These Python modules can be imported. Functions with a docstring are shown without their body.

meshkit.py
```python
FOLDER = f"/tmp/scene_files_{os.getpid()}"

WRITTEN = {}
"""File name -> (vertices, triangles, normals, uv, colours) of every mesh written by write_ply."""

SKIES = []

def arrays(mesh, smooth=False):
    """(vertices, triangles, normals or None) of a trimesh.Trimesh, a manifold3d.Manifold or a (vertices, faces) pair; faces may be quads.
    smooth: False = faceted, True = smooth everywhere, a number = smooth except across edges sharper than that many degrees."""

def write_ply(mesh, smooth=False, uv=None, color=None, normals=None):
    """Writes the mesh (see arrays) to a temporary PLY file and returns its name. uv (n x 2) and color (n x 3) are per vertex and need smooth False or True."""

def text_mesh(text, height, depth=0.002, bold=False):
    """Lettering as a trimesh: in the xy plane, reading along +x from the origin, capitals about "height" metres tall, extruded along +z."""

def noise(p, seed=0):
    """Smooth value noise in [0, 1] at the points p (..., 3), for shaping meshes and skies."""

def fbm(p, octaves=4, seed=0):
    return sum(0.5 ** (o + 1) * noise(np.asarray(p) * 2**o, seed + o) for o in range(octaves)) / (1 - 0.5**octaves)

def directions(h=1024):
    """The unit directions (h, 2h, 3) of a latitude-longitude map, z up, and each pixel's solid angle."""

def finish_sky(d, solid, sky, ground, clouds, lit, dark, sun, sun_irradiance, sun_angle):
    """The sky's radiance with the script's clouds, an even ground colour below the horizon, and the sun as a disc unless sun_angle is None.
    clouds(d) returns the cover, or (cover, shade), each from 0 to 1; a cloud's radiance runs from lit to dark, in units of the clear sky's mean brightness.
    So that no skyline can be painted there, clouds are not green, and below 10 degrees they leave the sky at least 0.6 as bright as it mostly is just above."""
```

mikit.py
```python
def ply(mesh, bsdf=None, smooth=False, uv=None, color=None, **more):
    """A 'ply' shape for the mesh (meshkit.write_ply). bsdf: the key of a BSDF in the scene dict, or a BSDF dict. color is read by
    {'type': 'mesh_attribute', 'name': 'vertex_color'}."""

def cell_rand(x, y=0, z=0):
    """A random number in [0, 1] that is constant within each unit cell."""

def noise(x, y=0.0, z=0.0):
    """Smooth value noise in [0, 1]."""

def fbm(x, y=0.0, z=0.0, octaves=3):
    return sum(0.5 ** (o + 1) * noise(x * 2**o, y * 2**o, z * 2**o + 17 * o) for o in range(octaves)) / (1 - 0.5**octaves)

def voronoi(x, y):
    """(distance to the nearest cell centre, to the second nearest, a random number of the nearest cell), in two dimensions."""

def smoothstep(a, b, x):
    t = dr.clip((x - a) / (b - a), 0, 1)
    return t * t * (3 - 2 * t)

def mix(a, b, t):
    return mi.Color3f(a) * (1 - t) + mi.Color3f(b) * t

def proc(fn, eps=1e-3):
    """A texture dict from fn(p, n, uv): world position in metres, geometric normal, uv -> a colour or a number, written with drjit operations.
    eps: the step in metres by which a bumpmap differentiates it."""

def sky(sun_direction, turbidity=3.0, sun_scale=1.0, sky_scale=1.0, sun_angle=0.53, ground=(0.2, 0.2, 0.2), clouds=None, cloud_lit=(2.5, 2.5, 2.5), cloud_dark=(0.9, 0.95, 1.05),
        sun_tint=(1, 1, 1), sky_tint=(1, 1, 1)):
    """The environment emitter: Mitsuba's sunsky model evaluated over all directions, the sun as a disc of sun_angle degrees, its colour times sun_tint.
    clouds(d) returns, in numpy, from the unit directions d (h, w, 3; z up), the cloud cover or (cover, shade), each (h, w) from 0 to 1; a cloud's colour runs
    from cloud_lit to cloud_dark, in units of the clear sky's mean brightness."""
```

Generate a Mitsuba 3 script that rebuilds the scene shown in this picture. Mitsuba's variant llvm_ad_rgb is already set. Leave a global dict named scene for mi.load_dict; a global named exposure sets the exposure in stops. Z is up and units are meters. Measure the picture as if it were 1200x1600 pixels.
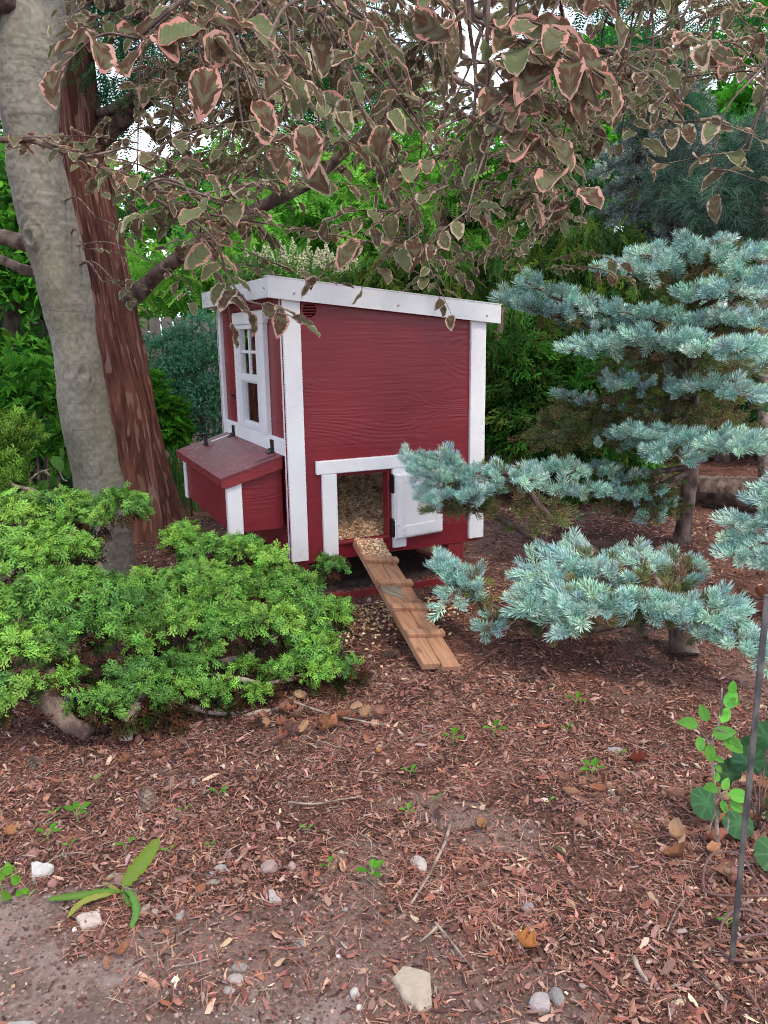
import math
import numpy as np
import trimesh
import shapely.geometry as sg
import mitsuba as mi
import drjit as dr
import mikit
import meshkit
from mikit import proc, noise, fbm, voronoi, smoothstep, mix

T = mi.ScalarTransform4f
scene, labels = {'type': 'scene'}, {}

# ------------------------------------------------------------------ camera, light, exposure
FOC, PITCH, ROLL, YAW = 1231.0, .2192, -.0133, .4321        # 1200 x 1600 frame, focal length in its pixels
EYE = np.array([-1.1718, -3.6424, 1.3239])
FWD = np.array([math.sin(YAW) * math.cos(PITCH), math.cos(YAW) * math.cos(PITCH), -math.sin(PITCH)])
_r0 = np.array([math.cos(YAW), -math.sin(YAW), 0.0])
_u0 = np.cross(_r0, FWD)
RIGHT = _r0 * math.cos(ROLL) + _u0 * math.sin(ROLL)
UP = -_r0 * math.sin(ROLL) + _u0 * math.cos(ROLL)
scene['camera'] = {'type': 'perspective', 'fov': math.degrees(2 * math.atan(800 / FOC)), 'fov_axis': 'y', 'near_clip': 0.05, 'far_clip': 400.0,
                   'to_world': T().look_at(origin=EYE.tolist(), target=(EYE + FWD).tolist(), up=UP.tolist())}


def cloud_cover(d):
    n = meshkit.fbm(d * 5.0 + 3.0, 4)
    return np.clip(0.60 + (n - 0.42) * 2.4, 0, 1)


# a hazy bright sky, the soft sun high behind the camera's right shoulder
scene['sky'] = mikit.sky([0.10, -0.62, 0.95], turbidity=3.0, sun_scale=0.22, sun_angle=14, clouds=cloud_cover, cloud_lit=(2.35, 2.5, 2.75))
exposure = 3.1

rng = np.random.default_rng(11)
V = lambda *a: np.array(a, float)


def at(px, py, dist):
    """The point seen at a pixel of the 1200 x 1600 frame, at a distance over the ground from the eye."""
    q = FWD + RIGHT * ((px - 600) / FOC) - UP * ((py - 800) / FOC)
    return EYE + q * (dist / math.hypot(q[0], q[1]))


def gnd(px, py, z=0.0):
    q = FWD + RIGHT * ((px - 600) / FOC) - UP * ((py - 800) / FOC)
    return EYE + q * ((z - EYE[2]) / q[2])


def project(p):
    q = np.asarray(p) - EYE
    w = q @ FWD
    return 600 + FOC * (q @ RIGHT) / w, 800 - FOC * (q @ UP) / w, w


def S(r, g, b):
    c = np.array([r, g, b], float) / 255
    return np.where(c < 0.04045, c / 12.92, ((c + 0.055) / 1.055) ** 2.4)


# ------------------------------------------------------------------ mesh helpers
class MB:
    def __init__(s):
        s.v, s.f, s.c, s.u, s.n = [], [], [], [], 0

    def add(s, v, f, c=None, uv=None):
        v, f = np.asarray(v, float), np.asarray(f, int)
        if len(f) and f.shape[1] == 4:
            f = np.vstack([f[:, [0, 1, 2]], f[:, [0, 2, 3]]])
        s.v.append(v)
        s.f.append(f + s.n)
        if c is not None:
            s.c.append(np.broadcast_to(np.asarray(c, float), (len(v), 3)))
        if uv is not None:
            s.u.append(uv)
        s.n += len(v)
        return s

    def ply(s, bsdf, smooth=False):
        m = (np.vstack(s.v), np.vstack(s.f))
        return mikit.ply(m, bsdf, smooth, uv=np.vstack(s.u) if s.u else None, color=np.clip(np.vstack(s.c), 0, 1) if s.c else None)

    def build(s, key, bsdf, smooth=False):
        if s.n:
            scene[key] = s.ply(bsdf, smooth)
        return key


def tag(key, label=None, cat=None, group=None, kind=None):
    labels[key] = {k: v for k, v in (('label', label), ('category', cat), ('group', group), ('kind', kind)) if v}


_used = {}


def num(key):
    k = _used.get(key, 0)
    _used[key] = k + 1
    return key if k == 0 else f'{key}_{k:03d}'


def put(key, mesh, bsdf, smooth=False):
    key = num(key)
    scene[key] = mikit.ply(mesh, bsdf, smooth)
    return key


def box(x0, x1, y0, y1, z0, z1, c=0.003):
    """A box with chamfered edges."""
    lo, hi = np.array([x0, y0, z0]), np.array([x1, y1, z1])
    c = min(c, 0.3 * float((hi - lo).min()))
    pts = []
    for sx in (0, 1):
        for sy in (0, 1):
            for sz in (0, 1):
                for k in range(3):
                    s = np.array([sx, sy, sz])
                    p = np.where(s, hi - c, lo + c)
                    p[k] = hi[k] if s[k] else lo[k]
                    pts.append(p)
    return trimesh.convex.convex_hull(np.array(pts))


def slab(pts, depth_vec, c=0.0):
    """A prism: polygon pts (n,3) pushed along depth_vec."""
    a = np.array(pts, float)
    return trimesh.convex.convex_hull(np.vstack([a, a + np.asarray(depth_vec)]))


def bar(a, b, side, w, h, c=0.002):
    """A chamfered bar from a to b, w wide along side, h high along the third direction."""
    a, b = np.asarray(a, float), np.asarray(b, float)
    L = np.linalg.norm(b - a)
    y = (b - a) / L
    x = np.asarray(side, float)
    x = x - y * (x @ y)
    x /= np.linalg.norm(x)
    z = np.cross(x, y)
    m = box(-w / 2, w / 2, 0, L, -h / 2, h / 2, c)
    m.vertices = m.vertices @ np.stack([x, y, z]) + a
    return m


def spline(pts, n):
    """n points of a Catmull-Rom curve through pts (rows of any width)."""
    p = np.asarray(pts, float)
    if len(p) == 2:
        return p[0] + (p[1] - p[0]) * np.linspace(0, 1, n)[:, None]
    p = np.vstack([2 * p[0] - p[1], p, 2 * p[-1] - p[-2]])
    t = np.linspace(0, len(p) - 3 - 1e-9, n)
    i = t.astype(int)
    t = (t - i)[:, None]
    a, b, c, d = p[i], p[i + 1], p[i + 2], p[i + 3]
    return 0.5 * (2 * b + (c - a) * t + (2 * a - 5 * b + 4 * c - d) * t ** 2 + (3 * b - a - 3 * c + d) * t ** 3)


def tube(pts, rad, sides=6, cap=True):
    p = np.asarray(pts, float)
    r = np.broadcast_to(np.asarray(rad, float), (len(p),))
    t = np.gradient(p, axis=0)
    t /= np.linalg.norm(t, axis=1, keepdims=True) + 1e-12
    x = np.cross(t[0], [0, 0, 1.0] if abs(t[0][2]) < .9 else [1.0, 0, 0])
    x /= np.linalg.norm(x)
    xs = []
    for k in range(len(p)):
        x = x - t[k] * (x @ t[k])
        x = x / (np.linalg.norm(x) + 1e-12)
        xs.append(x)
    xs = np.array(xs)
    ys = np.cross(t, xs)
    th = np.arange(sides) / sides * 2 * np.pi
    v = p[:, None] + r[:, None, None] * (np.cos(th)[None, :, None] * xs[:, None] + np.sin(th)[None, :, None] * ys[:, None])
    v = v.reshape(-1, 3)
    i = (np.arange(len(p) - 1)[:, None] * sides + np.arange(sides)[None]).ravel()
    j = (np.arange(len(p) - 1)[:, None] * sides + (np.arange(sides)[None] + 1) % sides).ravel()
    f = np.vstack([np.stack([i, j, j + sides], 1), np.stack([i, j + sides, i + sides], 1)])
    if cap:
        m = len(v)
        v = np.vstack([v, p[0], p[-1]])
        k = np.arange(sides)
        f = np.vstack([f, np.stack([(k + 1) % sides, k, k * 0 + m], 1), np.stack([k + m - sides, (k + 1) % sides + m - sides, k * 0 + m + 1], 1)])
    return v, f


def frames(y, up=None, roll=None):
    """(n,3,3) matrices whose columns are side, direction and normal."""
    y = np.asarray(y, float)
    y = y / (np.linalg.norm(y, axis=1, keepdims=True) + 1e-12)
    up = np.broadcast_to(np.array([0, 0, 1.0]) if up is None else up, y.shape)
    x = np.cross(y, up)
    bad = np.linalg.norm(x, axis=1) < 1e-3
    x[bad] = np.cross(y[bad], [1.0, 0.2, 0])
    x /= np.linalg.norm(x, axis=1, keepdims=True)
    z = np.cross(x, y)
    if roll is not None:
        c, s = np.cos(roll)[:, None], np.sin(roll)[:, None]
        x, z = x * c + z * s, -x * s + z * c
    return np.stack([x, y, z], -1)


def scatter(mb, proto, R, pos, size, col=None, uvid=None):
    """Copies of proto (v, f[, colour factors][, uv]) joined into mb."""
    pv, pf = proto[0], proto[1]
    n, k = len(pos), len(pv)
    if n == 0:
        return
    size = np.broadcast_to(np.asarray(size, float), (n,))
    v = np.einsum('nij,kj->nki', R * size[:, None, None], pv) + np.asarray(pos)[:, None]
    f = (pf[None] + (np.arange(n) * k)[:, None, None]).reshape(-1, 3)
    c = None
    if col is not None:
        col = np.broadcast_to(np.asarray(col, float), (n, 3))
        c = np.repeat(col[:, None], k, 1)
        if len(proto) > 2 and proto[2] is not None:
            c = c * proto[2][None]
        c = c.reshape(-1, 3)
    uv = None
    if uvid is not None:
        uv = np.tile(proto[3][None], (n, 1, 1))
        uv[:, :, 0] += np.asarray(uvid)[:, None]
        uv = uv.reshape(-1, 2)
    mb.add(v.reshape(-1, 3), f, c, uv)


def tint(base, n, amt=.18, hue=.08, r=None):
    r = r or rng
    b = np.asarray(base, float)
    if b.ndim == 2:
        b = b[r.integers(0, len(b), n)]
    return np.clip(b * np.exp(r.normal(0, amt, (n, 1))) * np.exp(r.normal(0, hue, (n, 3))), 0.002, .95)


def unit(n, r=None):
    d = (r or rng).normal(size=(n, 3))
    return d / np.linalg.norm(d, axis=1, keepdims=True)


# ------------------------------------------------------------------ materials
def P(col, rough=.6, **k):
    d = {'type': 'principled', 'roughness': rough, 'specular': k.pop('specular', .4)}
    d['base_color'] = col if isinstance(col, dict) else {'type': 'rgb', 'value': [float(x) for x in col]}
    d.update(k)
    return {'type': 'twosided', 'bsdf': d}


def bumped(bsdf, tex, scale=1.0):
    inner = bsdf['bsdf'] if bsdf['type'] == 'twosided' else bsdf
    return {'type': 'twosided', 'bsdf': {'type': 'bumpmap', 'arbitrary': tex, 'scale': scale, 'bsdf': inner}}


VC = {'type': 'mesh_attribute', 'name': 'vertex_color'}
scene['m_matte'] = P(VC, .85, specular=.2)
scene['m_needle'] = P(VC, .6, specular=.3)
scene['m_leaf'] = {'type': 'principledthin', 'base_color': VC, 'roughness': .6, 'diff_trans': .9, 'eta': 1.35}


def beech_leaf_colour(p, n, uv):
    k = dr.floor(uv.x)
    u, v = uv.x - k, uv.y
    e = 1 - dr.abs(2 * u - 1)
    sl = v - e * .22
    fing = noise(sl * 16 + k * 7.3, k * 3.1, u * 1.5)
    fine = noise(sl * 34 + k * 5.1, e * 3, k)
    wide = noise(k * 1.37, 4.5, 0)
    ed = dr.minimum(e, dr.minimum((1 - v) * 2.2, v * 3.0 + .15))
    m = smoothstep(.02, .08, ed - (.0 + .34 * wide * wide + .14 * smoothstep(.45, .8, noise(u * 2.2 + k * 4.4, v * 2.5, k))) - (fing - .5) * .46 - (fine - .5) * .16)
    pinkness = dr.select(k < 64, .55 + .45 * noise(k * 2.71, 1.5, 0), .35 * noise(k * 2.71, 1.5, 0))
    edge = mix((.50, .42, .31), (.60, .225, .20), pinkness)
    edge = mix(edge, (.60, .50, .40), noise(k * 1.9, v * 3, 2) * .4)
    brown = smoothstep(.2, .62, noise(k * 3.77, 9.5, 0))
    g = mix((.160, .190, .092), (.112, .066, .046), brown)
    g = mix(g, (.20, .235, .14), .55 * smoothstep(.35, .8, noise(sl * 9 + k, e * 2.5, 3)))
    vein = smoothstep(.80, .97, dr.abs(2 * (sl * 9 - dr.floor(sl * 9)) - 1))
    g = g * (1 - .28 * vein)
    rib = smoothstep(.06, .0, dr.abs(2 * u - 1))
    return mix(mix(edge, g, m), (.26, .15, .11), rib * .6)


scene['m_beech_leaf'] = {'type': 'principledthin', 'base_color': proc(beech_leaf_colour), 'roughness': .36, 'diff_trans': .85, 'eta': 1.4}


def beech_bark(p, n, uv):
    a = fbm(p.x * 5, p.y * 5, p.z * 3, 4)
    b = fbm(p.x * 55, p.y * 55, p.z * 42, 3)
    c = mix((.150, .138, .112), (.28, .262, .228), smoothstep(.25, .75, a * .35 + b * .65))
    wr = smoothstep(.66, .78, fbm(p.x * 7, p.y * 7, p.z * 90, 3))
    c = mix(c, (.125, .11, .092), wr * .55)
    moss = smoothstep(.50, .66, fbm(p.x * 3.2 + 7, p.y * 3.2, p.z * 1.3, 4)) * smoothstep(.3, .65, fbm(p.x * 45, p.y * 45, p.z * 38, 3))
    c = mix(c, (.175, .175, .105), moss * .55)
    spot = smoothstep(.73, .80, noise(p.x * 34, p.y * 34, p.z * 44))
    return mix(c, (.13, .115, .10), spot * .25)


def beech_relief(p, n, uv):
    wr = fbm(p.x * 14, p.y * 14, p.z * 60, 4)
    return wr * .0034 + fbm(p.x * 70, p.y * 70, p.z * 60, 2) * .0034


scene['m_beech_bark'] = bumped(P(proc(beech_bark), .75, specular=.3), proc(beech_relief, .002))


def red_bark(p, n, uv):
    s = uv.x * 26 + fbm(uv.x * 14, p.z * 1.1, 0, 3) * 3.2
    a = fbm(s * 2.4, p.z * 4.2, 5, 4)
    st = fbm(s * 6, p.z * 9.0, 1, 3)
    c = mix((.066, .026, .020), (.21, .088, .067), smoothstep(.25, .75, a * .6 + st * .4))
    c = mix(c, (.33, .19, .155), smoothstep(.68, .85, noise(s * 4.1, p.z * 9.5, 9)) * .7)
    return c


def red_relief(p, n, uv):
    s = uv.x * 26 + fbm(uv.x * 14, p.z * 1.1, 0, 3) * 3.2
    return noise(s * 2.2, p.z * 3.4, 0) * .010 + fbm(s * 6, p.z * 9.0, 1, 3) * .009


scene['m_red_bark'] = bumped(P(proc(red_bark), .85, specular=.15), proc(red_relief, .003))


def brown_bark(p, n, uv):
    a = fbm(p.x * 22, p.y * 22, p.z * 10, 4)
    return mix((.065, .042, .036), (.20, .145, .125), smoothstep(.3, .7, a))


scene['m_brown_bark'] = bumped(P(proc(brown_bark), .85, specular=.2), proc(lambda p, n, uv: fbm(p.x * 45, p.y * 45, p.z * 25, 3) * .012, .002))


def pale_bark(p, n, uv):
    a = fbm(p.x * 30, p.y * 30, p.z * 30, 4)
    return mix((.13, .10, .085), (.36, .29, .245), smoothstep(.3, .7, a))


scene['m_pale_bark'] = bumped(P(proc(pale_bark), .85, specular=.2), proc(lambda p, n, uv: fbm(p.x * 60, p.y * 60, p.z * 60, 3) * .010, .002))

E2 = gnd(0, 1395)
E1 = gnd(640, 1640)
PATH_T = (E1 - E2)[:2] / np.linalg.norm((E1 - E2)[:2])
PATH_N = np.array([PATH_T[1], -PATH_T[0]])
if ((EYE - E2)[:2] @ PATH_N) < 0:
    PATH_N = -PATH_N


def path_depth(x, y, sin=np.sin):
    """How far inside the bare dirt track (metres), for numpy and drjit alike."""
    s = (x - E2[0]) * PATH_N[0] + (y - E2[1]) * PATH_N[1]
    t = (x - E2[0]) * PATH_T[0] + (y - E2[1]) * PATH_T[1]
    return s + .05 * sin(t * 7.0 + 1.0) + .035 * sin(t * 17.0 + s * 9) + .02 * sin(t * 41.0 + 2.0 + s * 23)


SPOTS = [(575, 1330, .09), (545, 1420, .13), (600, 1500, .15), (715, 1285, .10), (810, 1310, .10), (430, 1455, .13), (770, 1560, .13), (330, 1480, .12), (480, 1570, .15), (890, 1575, .09), (640, 1250, .08), (240, 1480, .10)]
SPOTS = [(*gnd(a, b)[:2], r_) for a, b, r_ in SPOTS]


def worn(x, y, exp=np.exp):
    """Trodden places in the bed where the soil comes through."""
    return sum(exp(-((x - a) * (x - a) + (y - b) * (y - b)) / (r_ * r_)) for a, b, r_ in SPOTS)


def soil_colour(p, n, uv):
    a = fbm(p.x * 6, p.y * 6, 0, 4)
    b = noise(p.x * 120, p.y * 120, 3)
    c = mix((.118, .080, .070), (.215, .158, .144), smoothstep(.3, .7, a * .7 + b * .3))
    peb = voronoi(p.x * 55, p.y * 55)
    c = mix(c, (.42, .38, .36), smoothstep(.16, .10, peb[0]) * smoothstep(.90, .96, peb[2]) * .7)
    return c


def ground_colour(p, n, uv):
    a = fbm(p.x * 9, p.y * 9, 0, 3)
    b = noise(p.x * 190, p.y * 190, 3)
    c = mix((.036, .018, .015), (.16, .076, .058), smoothstep(.25, .8, a * .45 + b * .55))
    bare = smoothstep(.60, .74, fbm(p.x * 2.3 + 4, p.y * 2.3, 7, 3)) * .45
    bare = dr.maximum(bare, smoothstep(.35, .75, worn(p.x, p.y, dr.exp) + (fbm(p.x * 17, p.y * 17, 2, 3) - .5) * 1.1) * .6)
    edge = path_depth(p.x, p.y, dr.sin) + (fbm(p.x * 13, p.y * 13, 4, 3) - .5) * .22
    bare = dr.maximum(bare, smoothstep(-.03, .06, edge))
    return mix(c, soil_colour(p, n, uv), bare)


scene['m_ground'] = bumped(P(proc(ground_colour), .9, specular=.2), proc(lambda p, n, uv: fbm(p.x * 60, p.y * 60, 0, 3) * .010 + noise(p.x * 240, p.y * 240) * .003, .0015))
scene['m_dark_soil'] = bumped(P(proc(lambda p, n, uv: mix((.022, .014, .013), (.075, .050, .046), fbm(p.x * 40, p.y * 40, p.z * 40, 3))), .9, specular=.2),
                              proc(lambda p, n, uv: fbm(p.x * 70, p.y * 70, 0, 3) * .012, .0015))


def grain(u, w, k=0.0):
    """Embossed wood grain of the painted siding: long lines along u, with arched figures, as a height from 0 to 1."""
    x = u + k
    fine = noise(x * 5, w * 95, k) * .5 + noise(x * 14, w * 210, 4 + k) * .3
    warp = fbm(x * 1.6, w * 5.0, 2 + k, 2)
    rings = w * 26 + warp * 20
    saw = rings - dr.floor(rings)
    line = smoothstep(0, .25, saw) * smoothstep(1, .5, saw)
    patchy = smoothstep(.50, .66, fbm(x * 2.0, w * 5.5, 11 + k, 3))
    return fine + line * patchy * .5


def red_side(p, n, uv):
    a = fbm(p.x * 4 + p.y * 3, p.z * 9, 3, 3)
    return mix((.165, .0105, .0185), (.205, .0155, .0245), a)


scene['m_red_siding'] = bumped(P(proc(red_side), .38, specular=.45), proc(lambda p, n, uv: grain(p.x + p.y * 1.1, p.z) * .0010, .0012))
scene['m_red_trim'] = bumped(P(proc(lambda p, n, uv: mix((.185, .017, .022), (.235, .028, .032), fbm(p.x * 9, p.y * 9, p.z * 9, 2))), .45),
                             proc(lambda p, n, uv: noise(p.x * 30, p.y * 90, p.z * 160) * .0009, .0012))


def lid_colour(p, n, uv):
    c = mix((.125, .016, .026), (.165, .022, .033), fbm(p.x * 12, p.y * 12, 0, 3))
    fleck = smoothstep(.76, .82, noise(p.x * 55, p.y * 55, 5))
    return mix(c, (.30, .16, .16), fleck * .25)


scene['m_red_lid'] = bumped(P(proc(lid_colour), .38, specular=.5), proc(lambda p, n, uv: noise(p.x * 25, p.y * 120, 0) * .0012, .0012))

def white_paint(p, n, uv):
    a = fbm(p.x * 7, p.y * 7, p.z * 7, 3)
    c = mix((.70, .69, .72), (.78, .77, .79), a)
    scuff = smoothstep(.68, .85, fbm(p.x * 22, p.y * 22, p.z * 22, 4)) * .22
    return mix(c, (.52, .50, .50), scuff)


scene['m_white'] = bumped(P(proc(white_paint), .45), proc(lambda p, n, uv: fbm(p.x * 70, p.y * 70, p.z * 16, 2) * .0004, .0012))
scene['m_fascia'] = P(proc(lambda p, n, uv: mix((.66, .66, .69), (.73, .73, .76), fbm(p.x * 3, p.y * 3, p.z * 20, 3))), .38, specular=.5)
scene['m_vinyl'] = P((.70, .69, .73), .4)
scene['m_black'] = P((.012, .012, .013), .38, specular=.5)
scene['m_steel'] = {'type': 'twosided', 'bsdf': {'type': 'roughconductor', 'material': 'Al', 'alpha': .25}}
scene['m_screw'] = P((.42, .41, .42), .45, metallic=.6)
scene['m_roofing'] = P((.16, .15, .15), .7)
scene['m_glass'] = {'type': 'thindielectric', 'int_ior': 1.5}


def plank_wood(p, n, uv):
    q = fbm(p.x * 2, p.y * 2, p.z * 2, 2)
    g = noise(p.x * 110 + q * 12, p.y * 6, p.z * 20)
    c = mix((.25, .118, .068), (.40, .218, .135), smoothstep(.2, .8, g * .6 + q * .5))
    dirt = smoothstep(.58, .72, fbm(p.x * 13, p.y * 13, p.z * 13, 4))
    c = mix(c, (.20, .105, .07), dirt * .6)
    return mix(c, (.21, .07, .04), smoothstep(.80, .86, noise(p.x * 22, p.y * 17, p.z * 22)) * .7)


scene['m_plank'] = bumped(P(proc(plank_wood), .75, specular=.25), proc(lambda p, n, uv: noise(p.x * 160, p.y * 10, p.z * 30) * .0014, .0012))
scene['m_grey_ply'] = P(proc(lambda p, n, uv: mix((.12, .105, .075), (.24, .21, .16), noise(p.x * 80 + p.y * 60, p.y * 9, 0))), .8)
scene['m_raw_wood'] = P(proc(lambda p, n, uv: mix((.17, .07, .05), (.30, .15, .10), fbm(p.x * 6, p.y * 6, p.z * 40, 3))), .8)
scene['m_fence'] = bumped(P(proc(lambda p, n, uv: mix((.10, .085, .085), (.23, .20, .20), fbm(p.x * 30, p.y * 30, p.z * 2.5, 3))), .9), proc(lambda p, n, uv: noise(p.x * 90, p.y * 90, p.z * 5) * .003, .002))


def stone_colour(p, n, uv):
    a = fbm(p.x * 45, p.y * 45, p.z * 45, 4)
    f = noise(p.x * 300, p.y * 300, p.z * 300)
    return mix((.24, .20, .17), (.42, .36, .31), smoothstep(.3, .7, a)) * (.8 + .4 * f)


scene['m_rock'] = bumped(P(proc(stone_colour), .85), proc(lambda p, n, uv: fbm(p.x * 120, p.y * 120, p.z * 120, 3) * .004, .001))
scene['m_stake'] = P(proc(lambda p, n, uv: mix((.085, .09, .10), (.19, .18, .175), smoothstep(.35, .7, fbm(p.x * 50, p.y * 50, p.z * 25, 3)))), .45, metallic=.5)
scene['m_rust'] = P(proc(lambda p, n, uv: mix((.085, .040, .038), (.17, .095, .09), fbm(p.x * 80, p.y * 80, p.z * 80, 3))), .7)

# ------------------------------------------------------------------ ground
def ground_z(x, y):
    q = np.stack([x, y, 0 * x], -1)
    z = (meshkit.fbm(q * 1.6, 3, 3) - .5) * .05 + (meshkit.fbm(q * 9, 3, 5) - .5) * .022 + (meshkit.noise(q * 45, 8) - .5) * .007
    near = np.exp(-((np.maximum(np.abs(x - .55) - .75, 0) ** 2 + np.maximum(np.abs(y - .6) - .9, 0) ** 2) / .04))
    z = z * (1 - near)                                                       # levelled under the coop
    s = path_depth(x, y)
    z = z + np.where(s > -.15, -.012 * np.clip((s + .15) / .3, 0, 1), 0)
    return z - .004


def grid_axis(lo, hi, fine, c0, c1, far):
    a = list(np.arange(lo, hi, fine))
    step = fine
    x = a[0]
    left = []
    while x > -far:
        step *= 1.25
        x -= step
        left.append(x)
    step = fine
    x = a[-1]
    right = []
    while x < far:
        step *= 1.25
        x += step
        right.append(x)
    return np.array(left[::-1] + a + right)


gx = grid_axis(-2.2, 3.2, .020, 0, 0, 120)
gy = grid_axis(-3.1, 1.4, .020, 0, 0, 120)
GX, GY = np.meshgrid(gx, gy, indexing='ij')
GZ = ground_z(GX, GY)
gv = np.stack([GX, GY, GZ], -1).reshape(-1, 3)
gi = (np.arange(len(gx) - 1)[:, None] * len(gy) + np.arange(len(gy) - 1)[None]).ravel()
gq = np.stack([gi, gi + len(gy), gi + len(gy) + 1, gi + 1], 1)
gc = gv[gq].mean(1)
in_path = (path_depth(gc[:, 0], gc[:, 1]) > 0) & (np.hypot(gc[:, 0] - EYE[0], gc[:, 1] - EYE[1]) < 12)
for key, sel, m in (('ground', ~in_path, 'm_ground'), ('dirt_path', in_path, 'm_ground')):
    q = gq[sel]
    ids, inv = np.unique(q.ravel(), return_inverse=True)
    scene[key] = mikit.ply((gv[ids], inv.reshape(-1, 4)), m, True)
tag('ground', kind='structure')
tag('dirt_path', kind='structure')


def gpt(px, py, dz=0.0):
    p = gnd(px, py)
    return np.array([p[0], p[1], float(ground_z(np.array(p[0]), np.array(p[1]))) + dz])


# ------------------------------------------------------------------ the coop
CO = 'chicken_coop'
tag(CO, 'dark red painted chicken coop with white trim, open pop door and sloping flat roof', 'chicken coop')
L, W = 1.116, 1.33
SL = (1.4772 - 1.6001) / (L + .1486)


def roof_z(x):
    return 1.6001 + SL * (x + .0743)


def extr(poly, thick):
    return trimesh.creation.extrude_polygon(poly, thick, engine='earcut')


def wall_xz(poly, y0, y1):
    """A wall panel: polygon in x, z with thickness from y0 to y1."""
    m = extr(poly, y1 - y0)
    v = m.vertices
    m.vertices = np.stack([v[:, 0], y0 + v[:, 2], v[:, 1]], 1)
    m.invert()
    return m


def wall_yz(poly, x0, x1):
    m = extr(poly, x1 - x0)
    v = m.vertices
    m.vertices = np.stack([x0 + v[:, 2], v[:, 0], v[:, 1]], 1)
    return m


OX0, OX1, OZ0, OZ1 = .2505, .5367, .2996, .6388
front = sg.Polygon([(.0, .205), (L - .012, .205), (L - .012, roof_z(L) - .06), (0, roof_z(0) - .06)]).difference(sg.box(OX0, OZ0, OX1, OZ1)).difference(sg.Point(.137, 1.452).buffer(.036, 24))
put(CO + '__front_wall', wall_xz(front, .018, .036), 'm_red_siding')
back = sg.Polygon([(.0, .205), (L - .012, .205), (L - .012, roof_z(L) - .06), (0, roof_z(0) - .06)])
put(CO + '__back_wall', wall_xz(back, W - .03, W - .012), 'm_red_siding')
WY0, WY1, WZ0, WZ1 = .405, .865, .81, 1.395
wside = sg.box(.037, .205, W - .031, roof_z(0) - .06).difference(sg.box(WY0 + .02, WZ0 + .02, WY1 - .02, WZ1 - .02))
put(CO + '__window_wall', wall_yz(wside, .018, .034), 'm_red_siding')
fside = sg.box(.037, .205, W - .031, roof_z(L) - .06).difference(sg.box(WY0 + .02, WZ0 - .08, WY1 - .02, WZ1 - .1))
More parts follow.
